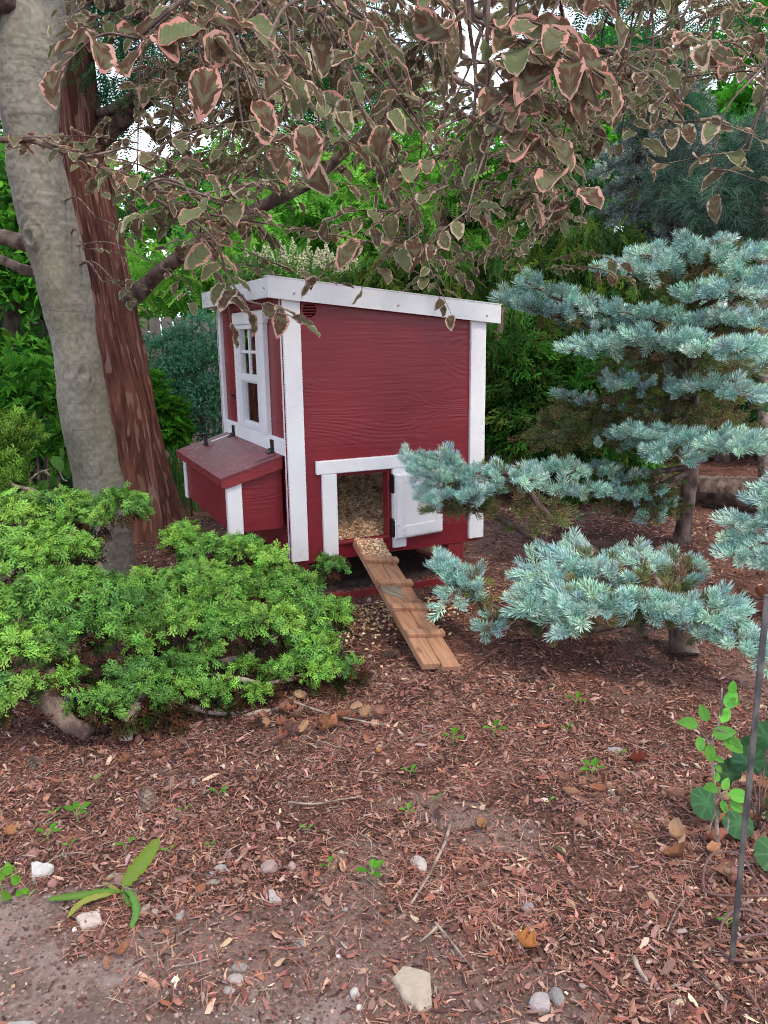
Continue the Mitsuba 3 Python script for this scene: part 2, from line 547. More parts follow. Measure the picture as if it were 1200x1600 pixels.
put(CO + '__far_wall', wall_yz(fside, L - .034, L - .013), 'm_red_siding')
put(CO + '__floor', box(.036, L - .036, .038, W - .032, .262, .284), 'm_raw_wood')
put(CO + '__roost_divider', box(.038, L - .038, .86, .875, .60, .74), 'm_raw_wood')

# corner boards and battens
def board(name, *b, m='m_white'):
    return put(f'{CO}__{name}', box(*b), m)


def sloped_board(name, x0, x1, y0, y1, z0, gap=.05, m='m_white'):
    p = [(x0, y0, z0), (x1, y0, z0), (x1, y0, roof_z(x1) - gap), (x0, y0, roof_z(x0) - gap)]
    return put(f'{CO}__{name}', slab(p, (0, y1 - y0, 0)), m)


sloped_board('corner_board', 0, .0858, 0, .0175, .2251)
sloped_board('corner_board', .0003, .0175, .0176, .0593, .2254)
sloped_board('corner_board', L - .0903, L, 0, .0175, .2251)
sloped_board('corner_board', L - .0125, L + .002, .018, .075, .2254)
sloped_board('corner_board', 0, .0175, W - .085, W - .02, .2254)
sloped_board('corner_board', 0, .08, W - .0115, W + .002, .2254)
sloped_board('corner_board', L - .08, L, W - .0115, W + .002, .2254)
board('batten', .0, .0172, .0597, W - .0855, .752, .8342)
board('eave_board', .004, .0172, .0597, W - .0855, 1.475, 1.56, m='m_red_siding')

# roof: pale metal edging round a sloped sheet
rx0, rx1, ry0, ry1 = -.0743, L + .0743, -.024, W + .035
RK = put(CO + '__roof', slab([(rx0 + .003, ry0 + .003, roof_z(rx0) - .012), (rx1 - .003, ry0 + .003, roof_z(rx1) - .012), (rx1 - .003, ry0 + .003, roof_z(rx1) - .030), (rx0 + .003, ry0 + .003, roof_z(rx0) - .030)],
                             (0, ry1 - ry0 - .006, 0)), 'm_roofing')
H = .0942
put(RK + '__fascia', slab([(rx0, ry0, roof_z(rx0)), (rx1, ry0, roof_z(rx1)), (rx1, ry0, roof_z(rx1) - H), (rx0, ry0, roof_z(rx0) - H)], (0, .016, 0)), 'm_fascia')
put(RK + '__fascia', slab([(rx0, ry1, roof_z(rx0)), (rx1, ry1, roof_z(rx1)), (rx1, ry1, roof_z(rx1) - H), (rx0, ry1, roof_z(rx0) - H)], (0, -.016, 0)), 'm_fascia')
put(RK + '__fascia', box(rx0 + .0005, rx0 + .016, ry0 + .0165, ry1 - .0165, roof_z(rx0) - H + .001, roof_z(rx0) - .0025, .0015), 'm_fascia')
put(RK + '__fascia', box(rx1 - .016, rx1 - .0005, ry0 + .0165, ry1 - .0165, roof_z(rx1) - H + .001, roof_z(rx1) - .0025, .0015), 'm_fascia')
put(RK + '__drip_lip', slab([(rx0 - .004, ry0 - .003, roof_z(rx0) + .0005), (rx1 + .004, ry0 - .003, roof_z(rx1) + .0005), (rx1 + .004, ry0 - .003, roof_z(rx1) + .005), (rx0 - .004, ry0 - .003, roof_z(rx0) + .005)], (0, .05, 0)), 'm_fascia')
put(RK + '__soffit', slab([(rx0 + .017, ry0 + .017, roof_z(rx0) - .050), (rx1 - .017, ry0 + .017, roof_z(rx1) - .050), (rx1 - .017, ry0 + .017, roof_z(rx1) - .0302), (rx0 + .017, ry0 + .017, roof_z(rx0) - .0302)],
                          (0, ry1 - ry0 - .034, 0)), 'm_raw_wood')


def screw(key, pos, axis, r=.0055):
    m = trimesh.creation.cylinder(r, .005, sections=14)
    dome = trimesh.creation.icosphere(1, r * .8)
    dome.vertices *= [1, 1, .6]
    dome.apply_translation([0, 0, .003])
    m = trimesh.util.concatenate([m, dome])
    m.apply_transform(trimesh.geometry.align_vectors([0, 0, 1], axis))
    m.apply_translation(pos)
    return put(key, m, 'm_screw', 40)


for x in (.052, .589, 1.104):
    screw(RK + '__screw', (x, ry0 - .002, roof_z(x) - .062), (0, -1, 0))
for y in (.03, .7, 1.3):
    screw(RK + '__screw', (rx0 - .002, y, roof_z(rx0) - .05), (-1, 0, 0))

# round vent, half under the eave
th = np.linspace(0, 2 * np.pi, 40, endpoint=False)
ring = extr(sg.Point(0, 0).buffer(.045, 24).difference(sg.Point(0, 0).buffer(.036, 24)), .008)


def to_front(m, x, z, y):
    v = m.vertices.copy()
    m.vertices = np.stack([x + v[:, 0], y - v[:, 2], z + v[:, 1]], 1)
    m.invert() if False else None
    return m


VK = put(CO + '__vent', to_front(ring, .137, 1.452, .019), 'm_red_trim', 30)
for k in range(5):
    zc = -.029 + k * .0135
    hw = math.sqrt(max(.0355 ** 2 - zc ** 2, 1e-6))
    m = box(.137 - hw, .137 + hw, .0190, .0260, 1.452 + zc, 1.452 + zc + .0065, .001)
    put(VK + '__louver', m, 'm_red_trim')

# window in the side wall
WK = CO + '__window'


def wbox(name, x0, x1, y0, y1, z0, z1, m='m_vinyl', c=.002):
    return put(f'{WK}__{name}', box(x0, x1, y0, y1, z0, z1, c), m)


wbox('head_board', -.012, .0172, .30, .905, 1.398, 1.462, 'm_white')
wbox('side_board', -.010, .0172, .312, .385, .8347, 1.3975, 'm_white')
wbox('side_board', -.010, .0172, .868, .905, .8347, 1.3975, 'm_white')
for y0, y1 in ((.386, .470), (.79, .867)):
    wbox('frame', -.006, .030, y0, y1, .8345, 1.397)
wbox('frame', -.0057, .030, .4705, .7895, 1.372, 1.397)
wbox('frame', -.0057, .030, .4705, .7895, .8345, .862)
wbox('sash', -.003, .028, .4705, .7895, 1.094, 1.132)
for z0, z1 in ((.8625, .872), (1.084, 1.0935)):
    wbox('sash', .006, .026, .4705, .7895, z0, z1)
wbox('muntin', .002, .016, .622, .638, 1.1325, 1.3715)
wbox('muntin', .0022, .0158, .4705, .6215, 1.243, 1.259)
wbox('muntin', .0022, .0158, .6385, .7895, 1.243, 1.259)


def sheet_x(x, y0, y1, z0, z1):
    return (np.array([[x, y0, z0], [x, y1, z0], [x, y1, z1], [x, y0, z1]]), np.array([[0, 1, 2], [0, 2, 3]]))


for y0, y1 in ((.4708, .6217), (.6383, .7892)):
    for z0, z1 in ((1.1323, 1.2428), (1.2592, 1.3718)):
        put(WK + '__pane', sheet_x(.010, y0, y1, z0, z1), 'm_glass')
put(WK + '__pane', sheet_x(.014, .4708, .7892, .8722, 1.0838), 'm_glass')
# the matching window in the opposite wall, seen through this one
for y0, y1, z0, z1 in ((.40, .455, .72, 1.31), (.81, .87, .72, 1.31), (.4555, .8095, 1.262, 1.31), (.4555, .8095, .72, .765), (.4555, .8095, .985, 1.02), (.622, .638, .7655, .9845), (.622, .638, 1.0205, 1.2615)):
    put(CO + '__far_window', box(L - .05, L - .0125, y0, y1, z0, z1, .002), 'm_vinyl')

# hook on the dark side panel
hook = MB()
hook.add(*tube(spline([(.014, 1.055, .990), (.000, 1.05, .992), (-.004, 1.03, .987), (-.004, 1.00, .980), (.010, .985, .978)], 14), .0045, 6))
hook.add(*tube(spline([(-.002, 1.036, .989), (-.006, 1.04, 1.004), (-.004, 1.05, 1.008)], 6), .003, 6))
hook.build(CO + '__hook', 'm_black', True)

# pop door: casing, sill, open door
board('door_casing', .1413, .655, -.006, .0175, .6564, .7235)
board('door_casing', .1702, .2495, -.003, .0175, .232, .656)
board('door_casing', .5590, .637, -.003, .0175, .229, .656)
board('door_jamb', .2405, .2503, .0365, .075, .30, .6388, m='m_red_trim')
board('door_jamb', .5369, .547, .0115, .075, .2255, .6388, m='m_red_trim')
board('door_head', .2505, .5365, .0365, .06, .6392, .652, m='m_red_trim')
board('sill', .2507, .5365, .0005, .0355, .283, .2995, m='m_red_trim')
DK = CO + '__door'
A8 = math.radians(8.5)


def swing(m, hx=.585, hy=-.012, shift=-.032):
    v = m.vertices - [hx, hy, 0]
    c, s = math.cos(A8), math.sin(A8)
    x, y = v[:, 0], v[:, 1]
    m.vertices = np.stack([hx + x * c - y * s, hy + x * s + y * c, m.vertices[:, 2]], 1)
    m.apply_translation([shift, -.026, 0])
    return m


def dpart(name, x0, x1, y0, y1, z0, z1, m='m_white', c=.004):
    return put(f'{DK}__{name}' if name else DK, swing(box(x0, x1, y0, y1, z0, z1, c)), m)


dpart('', .585, .895, -.014, .004, .283, .632)
dpart('stile', .590, .634, -.026, -.0145, .292, .627)
dpart('stile', .846, .889, -.026, -.0145, .292, .627)
dpart('rail', .6345, .8455, -.0255, -.0145, .582, .627)
dpart('rail', .6345, .8455, -.0255, -.0145, .292, .356)
dpart('panel', .6347, .8453, -.0215, -.0145, .3562, .5818, c=.003)
dpart('latch_plate', .640, .792, -.0275, -.0258, .300, .350, c=.0008)
for x, z in ((.630, .305), (.630, .335), (.797, .305), (.60, .36), (.60, .56)):
    m = trimesh.creation.icosphere(1, .0035)
    m.apply_translation([x, -.027, z])
    put(DK + '__screw', swing(m), 'm_screw', True)
for z0, z1 in ((.292, .392), (.528, .628)):
    put(DK + '__hinge', box(.5495, .5575, -.030, .011, z0, z1, .001), 'm_black')
    hg = trimesh.creation.cylinder(.0035, z1 - z0 - .014, sections=12)
    hg.apply_translation([.5535, -.033, (z0 + z1) / 2])
    put(DK + '__hinge', hg, 'm_black', 40)

# legs, base frame lying on the ground
for x0, x1, y0, y1 in ((.03, .105, .04, .115), (.905, 1.005, .025, .10), (.03, .105, W - .12, W - .045), (.905, 1.005, W - .12, W - .045)):
    board('leg', x0, x1, y0, y1, .045, .2045, m='m_red_trim')
board('skirt', .04, L - .05, .0365, .058, .2052, .261, m='m_red_trim')
BK = put(CO + '__base_frame', box(.0, L - .1, -.030, .022, -.03, .036), 'm_red_trim')
put(BK + '__side_rail', box(.0, .05, .0225, W - .0225, -.03, .034), 'm_red_trim')
put(BK + '__side_rail', box(L - .15, L - .1, .0225, W - .0225, -.03, .034), 'm_red_trim')
put(BK + '__back_rail', box(.0, L - .1, W - .022, W + .03, -.03, .036), 'm_red_trim')
hx, hy = np.meshgrid(np.linspace(.0505, L - .1505, 60), np.linspace(.0225, W - .0225, 60), indexing='ij')
hz = .028 + (meshkit.fbm(np.stack([hx, hy, 0 * hx], -1) * 14, 3) - .4) * .03
ii = (np.arange(59)[:, None] * 60 + np.arange(59)[None]).ravel()
put(BK + '__soil_bed', (np.stack([hx, hy, hz], -1).reshape(-1, 3), np.stack([ii, ii + 60, ii + 61, ii + 1], 1)), 'm_dark_soil', True)
# dirt lying on the front rail
dv = MB()
n = 900
pp = np.stack([rng.uniform(.04, L - .12, n), rng.uniform(-.026, .02, n), np.full(n, .0365)], -1)
octa = (np.array([[1, 0, 0], [0, 1, 0], [-1, 0, 0], [0, -1, 0], [0, 0, .6], [0, 0, -.6]], float), np.array([[0, 1, 4], [1, 2, 4], [2, 3, 4], [3, 0, 4], [1, 0, 5], [2, 1, 5], [3, 2, 5], [0, 3, 5]]))
scatter(dv, octa, frames(unit(n)), pp, rng.uniform(.0015, .0065, n), tint([(.05, .033, .028), (.09, .06, .05), (.20, .14, .11)], n))
dv.build(BK + '__dirt_crumbs', 'm_matte')
tag(BK + '__dirt_crumbs', kind='stuff')

# nest box on the window side
NK = CO + '__nest_box'
nx, ny0, ny1, nz0, nzb, lz0, lz1, lx = -.2837, .1081, 1.2129, .6066, .3787, .6625, .7545, -.3184
side = [(-.0005, nzb), (-.0005, .700), (nx + .012, nz0 + .004), (nx + .012, nzb)]
for y0, y1 in ((ny0 + .012, ny0 + .028), (ny1 - .028, ny1 - .012)):
    put(NK + '__side_panel', wall_xz(sg.Polygon(side), y0, y1), 'm_red_siding')
put(NK + '__front_panel', box(nx + .012, nx + .0275, ny0 + .0285, ny1 - .0285, nzb, nz0 + .004), 'm_red_siding')
put(NK + '__bottom_panel', box(nx + .0278, -.0008, ny0 + .0285, ny1 - .0285, nzb + .004, nzb + .02), 'm_raw_wood')
for a, b, s in ((ny0, ny0 + .0115, 1), (ny1 - .0115, ny1, 1)):
    put(NK + '__corner_board', slab([(nx, a, nzb - .006), (nx + .072, a, nzb - .006), (nx + .072, a, nz0 + .022), (nx, a, nz0)], (0, b - a, 0)), 'm_white')
for a, b in ((ny0 + .012, ny0 + .042), (ny1 - .060, ny1 - .012)):
    put(NK + '__corner_board', box(nx, nx + .0115, a, b, nzb - .006, nz0), 'm_white')
sl = (lz1 - lz0) / (0 - lx)
put(NK + '__lid', slab([(-.002, ny0 - .02, lz1), (lx, ny0 - .02, lz0), (lx, ny0 - .02, lz0 - .014), (-.002, ny0 - .02, lz1 - .014)], (0, ny1 - ny0 + .04, 0)), 'm_red_lid')
for y0, y1 in ((ny0 - .018, ny0 - .0005), (ny1 + .0005, ny1 + .018)):
    put(NK + '__lid_edge', slab([(-.003, y0, lz1 - .0145), (lx + .004, y0, lz0 - .0145), (lx + .006, y0, lz0 - .045), (lx + .03, y0, lz0 - .050), (-.003, y0, lz1 - .066)], (0, y1 - y0, 0)), 'm_red_trim')
put(NK + '__lid_edge', slab([(lx + .001, ny0 - .0003, lz0 - .0147), (lx + .020, ny0 - .0003, lz0 - .0107), (lx + .018, ny0 - .0003, lz0 - .040), (lx + .003, ny0 - .0003, lz0 - .040)], (0, ny1 - ny0 + .0006, 0)), 'm_red_trim')


def lid_z(x):
    return lz1 + sl * x


for y in (.255, 1.045):
    m1 = box(-.0065, -.0004, y - .024, y + .024, .769, .815, .001)
    m2 = slab([(-.003, y - .026, lid_z(-.003) + .0005), (-.036, y - .026, lid_z(-.036) + .0005), (-.036, y - .026, lid_z(-.036) + .005), (-.003, y - .026, lid_z(-.003) + .016)], (0, .052, 0))
    k = trimesh.creation.cylinder(.008, .058, sections=12)
    k.apply_transform(trimesh.geometry.align_vectors([0, 0, 1], [0, 1, 0]))
    k.apply_translation([-.010, y, lid_z(-.01) + .010])
    put(NK + '__hinge', trimesh.util.concatenate([m1, m2, k]), 'm_black')
for y, m_, x0 in ((1.10, 'm_steel', -.13), (.150, 'm_black', -.125)):
    put(NK + '__strap', slab([(-.02, y - .010, lid_z(-.02) + .0004), (x0, y - .008, lid_z(x0) + .0004), (x0, y + .008, lid_z(x0) + .0004), (-.02, y + .010, lid_z(-.02) + .0004)], (0, 0, .003 if m_ == 'm_steel' else .002)), m_)
hp = np.array([-.17, 1.06, lid_z(-.17)])
stem = trimesh.creation.revolve(np.array([(0, 0), (.017, 0), (.017, .004), (.011, .010), (.010, .045), (.014, .050), (.014, .056), (0, .057)]), sections=18)
stem.apply_translation(hp)
HK = put(NK + '__handle', stem, 'm_black', 35)
put(HK + '__grip', bar(hp + V(.045, .035, .060), hp + V(-.075, -.02, .062), (0.3, -1, 0), .022, .009, .003), 'm_black')

# bedding of wood shavings inside, and the flakes on it
bx, by = np.meshgrid(np.linspace(.04, L - .04, 70), np.linspace(.04, W - .035, 70), indexing='ij')
bz = .292 + .27 * np.clip((by - .06) / .85, 0, 1) + (meshkit.fbm(np.stack([bx, by, 0 * bx], -1) * 11, 3) - .45) * .07
bz = np.where(by < .08, np.minimum(bz, .305), bz)
ii = (np.arange(69)[:, None] * 70 + np.arange(69)[None]).ravel()
scene['m_bedding'] = bumped(P(proc(lambda p, n, uv: mix((.36, .215, .12), (.76, .53, .33), smoothstep(.3, .75, noise(p.x * 170, p.y * 170, 2) * .6 + fbm(p.x * 15, p.y * 15, 1, 3) * .4))), .9),
                            proc(lambda p, n, uv: noise(p.x * 130, p.y * 130) * .008, .0015))
fl = MB()
flake = (np.array([[-.5, -.6, 0], [.5, -.55, .12], [.55, .5, .18], [-.45, .6, .05], [0, 0, -.15]], float), np.array([[0, 1, 4], [1, 2, 4], [2, 3, 4], [3, 0, 4]]))
n = 7000
fx, fy = rng.uniform(.2, .75, n), .04 + rng.random(n) ** 1.2 * 1.1
fz = np.interp(fy, by[0], np.zeros(70)) + .292 + .27 * np.clip((fy - .06) / .85, 0, 1) + (meshkit.fbm(np.stack([fx, fy, 0 * fx], -1) * 11, 3) - .45) * .07
fz = np.where(fy < .08, np.minimum(fz, .305), fz) + .002
SHAV = [(.76, .55, .36), (.64, .43, .26), (.82, .66, .48), (.46, .28, .15), (.22, .12, .07)]
scatter(fl, flake, frames(unit(n) * [1, 1, .35], unit(n) * .5 + [0, 0, 1]), np.stack([fx, fy, fz], -1), rng.uniform(.005, .016, n), tint(SHAV, n))
BED = put('wood_shavings', (np.stack([bx, by, bz], -1).reshape(-1, 3), np.stack([ii, ii + 70, ii + 71, ii + 1], 1)), 'm_bedding', True)
fl.build(BED + '__flakes', 'm_matte')
tag(BED, 'pale wood shavings bedding heaped inside the red coop', 'bedding', kind='stuff')

# ------------------------------------------------------------------ the ramp
RA = 'chicken_ramp'
tag(RA, 'pale timber ramp with four cleats leading up to the coop door', 'ramp')
r_top, r_bot = np.array([.385, -.060, .292]), gnd(688, 1046) + V(0, 0, .014)
rd = r_top - r_bot
rlen = np.linalg.norm(rd)
rd = rd / rlen
rs = np.array([.945, .325, 0.0])
rs = rs - rd * (rs @ rd)
rs /= np.linalg.norm(rs)
rn = np.cross(rs, rd)
rn = rn if rn[2] > 0 else -rn
for k, (off, w, ext) in enumerate(((-.0405, .0775, .0), (.0405, .0775, -.022))):
    a, b = r_bot + rs * off - rd * ext * -1, r_top + rs * off
    put(RA + '__plank', bar(a, b, rs, w, .032, .003), 'm_plank')
for t in (.19, .385, .585, .79):
    c = r_bot + rd * rlen * t + rn * .0265
    put(RA + '__cleat', bar(c - rs * .088, c + rs * .088, rd, .038, .020, .002), 'm_plank')
    for q in (-.06, .05):
        screw(RA + '__cleat__nail' if False else RA + '__nail', c + rs * q + rn * .010, rn, .0028)
p0 = r_bot + rd * rlen * .575 - rs * .079 + rn * .0163
put(RA + '__patch', slab([p0, p0 + rs * .105, p0 + rs * .078 - rd * .118, p0 - rd * .055], rn * .004), 'm_grey_ply')
tag(RA + '__patch', 'grey plywood patch on the ramp')
sp = MB()
n = 700
t_, s_ = 1 - rng.random(n) ** 1.7 * .17, rng.uniform(-.075, .075, n)
pos = r_bot + rd * (rlen * t_)[:, None] + rs * s_[:, None] + rn * (.017 + rng.random(n) * .010 * (t_ > .9))[:, None]
scatter(sp, flake, frames(unit(n), unit(n) * .6 + [0, 0, 1]), pos, rng.uniform(.004, .012, n), tint(SHAV[:3], n))
n = 2200
q = np.abs(rng.normal(0, 1, n))
cx, cy = .10 + rng.normal(0, .17, n), -.17 - np.abs(rng.normal(0, .20, n))
m = rng.random(n) < .35
cx, cy = np.where(m, .62 + rng.normal(0, .25, n), cx), np.where(m, -.22 - np.abs(rng.normal(0, .16, n)), cy)
pos = np.stack([cx, cy, ground_z(cx, cy) + .012], -1)
scatter(sp, flake, frames(unit(n) * [1, 1, .4], unit(n) * .5 + [0, 0, 1]), pos, rng.uniform(.005, .014, n), tint(SHAV, n))
sp.build('spilled_shavings', 'm_matte')
tag('spilled_shavings', 'pale wood shavings spilled on the mulch beside the ramp', 'shavings', kind='stuff')


# ------------------------------------------------------------------ plant prototypes: along y, face up z, about one unit long
def leaf_simple(w=.42, fold=.12, droop=.15):
    v = np.array([[0, 0, 0], [-w / 2, .45, fold], [0, .5, 0], [w / 2, .45, fold], [0, 1, -droop]], float)
    return v, np.array([[0, 2, 1], [0, 3, 2], [1, 2, 4], [2, 3, 4]])


def leaf_round(w=.62, fold=.10, droop=.12):
    v = np.array([[0, 0, 0], [-w * .42, .22, fold * .8], [-w / 2, .52, fold], [-w * .3, .82, fold * .4], [0, 1, -droop], [w * .3, .82, fold * .4], [w / 2, .52, fold], [w * .42, .22, fold * .8], [0, .5, 0]], float)
    return v, np.array([[8, (k + 1) % 8, k] for k in range(8)])


def leaf_palmate(lobes=5, r=None):
    v, f = [[0, 0, 0]], []
    for k in range(lobes):
        a = math.radians(-100 + 200 * k / (lobes - 1))
        ln = 1.0 - .22 * abs(k - (lobes - 1) / 2)
        d, s = np.array([math.sin(a), math.cos(a)]), np.array([math.cos(a), -math.sin(a)])
        i = len(v)
        v += [[*(d * ln * .5 - s * .15), .04], [*(d * ln), -.16], [*(d * ln * .5 + s * .15), .04]]
        f += [[0, i + 1, i], [0, i + 2, i + 1]]
    return np.array(v, float), np.array(f)


def pinnate(pairs=9, ll=.26, lw=.09, r=None, droop=.18):
    r = r or rng
    v, f = [], []
    for k in range(pairs):
        t = (k + .6) / pairs
        z = -droop * t * t
        for s in (-1, 1):
            ln = ll * (1 - .55 * abs(t - .4)) * r.uniform(.85, 1.1)
            a = r.uniform(.15, .5)
            d = np.array([s * math.cos(a), math.sin(a), -.15 + r.normal() * .12])
            q = np.array([-s * d[1], s * d[0], 0]) * lw / 2
            b = np.array([0, t, z])
            i = len(v)
            v += [b, b + d * ln * .5 + q, b + d * ln, b + d * ln * .5 - q]
            f += [[i, i + 1, i + 2], [i, i + 2, i + 3]]
    i = len(v)
    v += [[-.008, 0, 0], [.008, 0, 0], [0, 1, -droop]]
    f.append([i, i + 1, i + 2])
    return np.array(v, float), np.array(f)


def fan_spray(r, side=7, sub=3, curl=.35, w=.075, spread=.62):
    """A flat cypress spray: an axis with side branchlets, each with short scaly tips."""
    v, f = [], []

    def seg(p, d, ln, wd):
        n_ = np.array([-d[1], d[0], 0.0])
        n_ /= np.linalg.norm(n_) + 1e-9
        i = len(v)
        q = p + d * ln
        v.extend([p, p + d * ln * .55 + n_ * wd / 2, q, p + d * ln * .55 - n_ * wd / 2])
        f.extend([[i, i + 1, i + 2], [i, i + 2, i + 3]])
        return q

    seg(np.zeros(3), np.array([0, 1.0, 0]), 1.0, w * .8)
    for k in range(side):
        t = .12 + .83 * k / (side - 1)
        s = 1 if k % 2 else -1
        a = spread + r.normal() * .1
        ln = .62 * (1 - t * .62) * r.uniform(.8, 1.15)
        d = np.array([s * math.sin(a), math.cos(a), 0])
        p = np.array([0, t, 0])
        seg(p, d, ln, w)
        for m in range(sub):
            tt = .3 + .6 * m / max(sub - 1, 1)
            ss = 1 if (m + k) % 2 else -1
            b = a * s + ss * (.55 + r.normal() * .12)
            seg(p + d * ln * tt, np.array([math.sin(b), math.cos(b), 0]), ln * .42 * r.uniform(.7, 1.2), w * .95)
    v = np.array(v, float)
    v[:, 2] += -curl * (v[:, 1] ** 2) * .5 - curl * v[:, 0] ** 2 + r.normal(size=len(v)) * .012
    return v, np.array(f)


def spruce_shoot(r, n=64, nl=.34, stem=1.0, w=.032, flat=.35):
    """A conifer shoot: needles all round an axis, pointing forwards, the tip a rosette."""
    v, f, c = [], [], []
    for k in range(n):
        t = (k + .5) / n
        a = k * 2.39996 + r.normal() * .15
        out = np.array([math.cos(a), 0, math.sin(a) * (1 - flat) + flat * .5])
        fw = .35 + .75 * t + r.normal() * .1
        d = out + np.array([0, fw, 0])
        d /= np.linalg.norm(d)
        b = np.array([0, t * stem * .78, 0])
        ln = nl * r.uniform(.8, 1.1) * (1 if t < .9 else .85)
        s = np.cross(d, r.normal(size=3))
        s *= w / 2 / (np.linalg.norm(s) + 1e-9)
        i = len(v)
        q = b + d * ln + np.array([0, .03, .03])
        m = b + d * ln * .6
        v += [b, m + s, q, m - s]
        f += [[i, i + 1, i + 2], [i, i + 2, i + 3]]
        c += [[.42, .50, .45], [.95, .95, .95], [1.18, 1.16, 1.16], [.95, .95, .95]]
    i = len(v)
    v += [[-.012, 0, 0], [.012, 0, 0], [0, .8, 0], [0, 0, .012], ]
    f += [[i, i + 1, i + 2], [i, i + 3, i + 2]]
    c += [[.9, .45, .3]] * 4
    return np.array(v, float), np.array(f), np.array(c, float)


def long_needles(r, n=40, w=.016, spread=1.0):
    v, f = [], []
    for k in range(n):
        d = r.normal(size=3) * spread + np.array([0, 1.3, .3])
        d /= np.linalg.norm(d)
        s = np.cross(d, r.normal(size=3))
        s *= w / 2 / (np.linalg.norm(s) + 1e-9)
        b = np.array([0, r.uniform(0, .35), 0])
        ln = r.uniform(.6, 1.0)
        i = len(v)
        q = b + d * ln + np.array([0, 0, -.12 * ln])
        m = b + d * ln * .5
        v += [b - s, b + s, m + s, q, m - s]
        f += [[i, i + 1, i + 2], [i, i + 2, i + 4], [i + 4, i + 2, i + 3]]
    return np.array(v, float), np.array(f)


def beech_leaf(r, nx=6, ny=9):
    """A wavy-edged oval leaf, folded on its midrib, with uv across and along."""
    us, vs = np.linspace(-1, 1, nx + 1), np.linspace(0, 1, ny + 1)
    cup, fold, droop, ph, ph2 = r.uniform(-.35, .45), r.uniform(.0, .24), r.uniform(.05, .60), r.uniform(0, 6), r.uniform(0, 6)
    tw = r.normal() * .35
    v, uv = [], []
    for y in vs:
        w = .31 * math.sin(math.pi * min(1, .05 + .945 * y) ** .9) ** .62
        for u in us:
            x = u * w
            wave = .040 * abs(u) ** 1.5 * math.sin(y * 13 + ph + (u > 0) * ph2)
            z = fold * abs(x) * 1.2 + cup * x * x * 1.6 - droop * (y - .1) ** 2 * (y > .1) + wave + tw * x * (y - .4)
            v.append([x * (1 + .03 * math.sin(y * 12 + ph2)), y - .02 * abs(u), z])
            uv.append([.5 + .4985 * u, y])
    f = []
    for j in range(ny):
        for i in range(nx):
            a = j * (nx + 1) + i
            f += [[a, a + 1, a + nx + 2], [a, a + nx + 2, a + nx + 1]]
    # stalk
    i = len(v)
    v += [[-.008, -.13, .02], [.008, -.13, .02], [0, .02, 0]]
    uv += [[.5, .5]] * 3
    f.append([i, i + 1, i + 2])
    return np.array(v, float), np.array(f), None, np.array(uv, float)


def blob_points(blobs, n, r=None, hollow=.35):
    """n points and outward directions in ellipsoids given as (centre, radii), the more the bigger, thinned by noise so that gaps stay."""
    r = r or rng
    vol = np.array([np.prod(np.broadcast_to(b[1], 3)) ** (.8) for b in blobs])
    k = r.choice(len(blobs), n, p=vol / vol.sum())
    d = unit(n, r)
    rad = (hollow + (1 - hollow) * r.random(n)) ** .6
    cs = np.array([b[0] for b in blobs], float)[k]
    rs = np.array([np.broadcast_to(b[1], 3) for b in blobs], float)[k]
    p = cs + d * rad[:, None] * rs
    return p, d


def gaps(p, scale, keep, seed=1):
    return meshkit.fbm(p * scale, 2, seed) > keep


# ------------------------------------------------------------------ big trunks
def trunk(centre, radius, sides, rings, disp):
    c = spline(np.column_stack([centre, radius]), rings)
    v, f = tube(c[:, :3], c[:, 3], sides, cap=True)
    body = v[:-2].reshape(rings, sides, 3)
    ax = c[:, None, :3]
    out = body - ax
    out /= np.linalg.norm(out, axis=2, keepdims=True)
    th_ = np.arange(sides) / sides * 2 * np.pi
    body = body + out * disp(body, np.broadcast_to(th_[None], (rings, sides)), np.linspace(0, 1, rings)[:, None])[..., None]
    body = np.concatenate([body, body[:, :1]], 1)
    uv = np.stack(np.broadcast_arrays((np.arange(sides + 1) / sides)[None], np.linspace(0, 1, rings)[:, None]), -1).reshape(-1, 2)
    i = (np.arange(rings - 1)[:, None] * (sides + 1) + np.arange(sides)[None]).ravel()
    q = np.stack([i, i + 1, i + sides + 2, i + sides + 1], 1)
    body = body.reshape(-1, 3)
    m, k = len(body), np.arange(sides)
    e = (rings - 1) * (sides + 1)
    body = np.vstack([body, c[:1, :3], c[-1:, :3]])
    uv = np.vstack([uv, [[.5, 0], [.5, 1]]])
    q = np.vstack([q, np.stack([k + 1, k, k * 0 + m, k * 0 + m], 1), np.stack([k + e, k + e + 1, k * 0 + m + 1, k * 0 + m + 1], 1)])
    return body, q, uv


BT = 'tricolor_beech'
tag(BT, 'smooth grey trunked beech tree with hanging sprays of pink and cream edged leaves', 'tree')
bp = [(176, 925, .205), (170, 880, .185), (160, 800, .174), (143, 700, .171), (120, 560, .170), (95, 430, .172), (64, 300, .176), (50, 220, .178), (44, 140, .188), (42, 60, .20), (30, -10, .178), (0, -120, .16), (-50, -300, .14)]
bp = [(x, y, r_ - .041) for x, y, r_ in bp]
bc = np.array([at(x, y, 4.63) for x, y, _ in bp])
KNOTS = [(at(40, 372, 4.50), .060, 1.0), (at(131, 584, 4.47), .050, .6), (at(152, 733, 4.47), .026, .7), (at(88, 448, 4.47), .022, .6), (at(170, 512, 4.5), .02, .4), (at(120, 528, 4.47), .03, .25)]


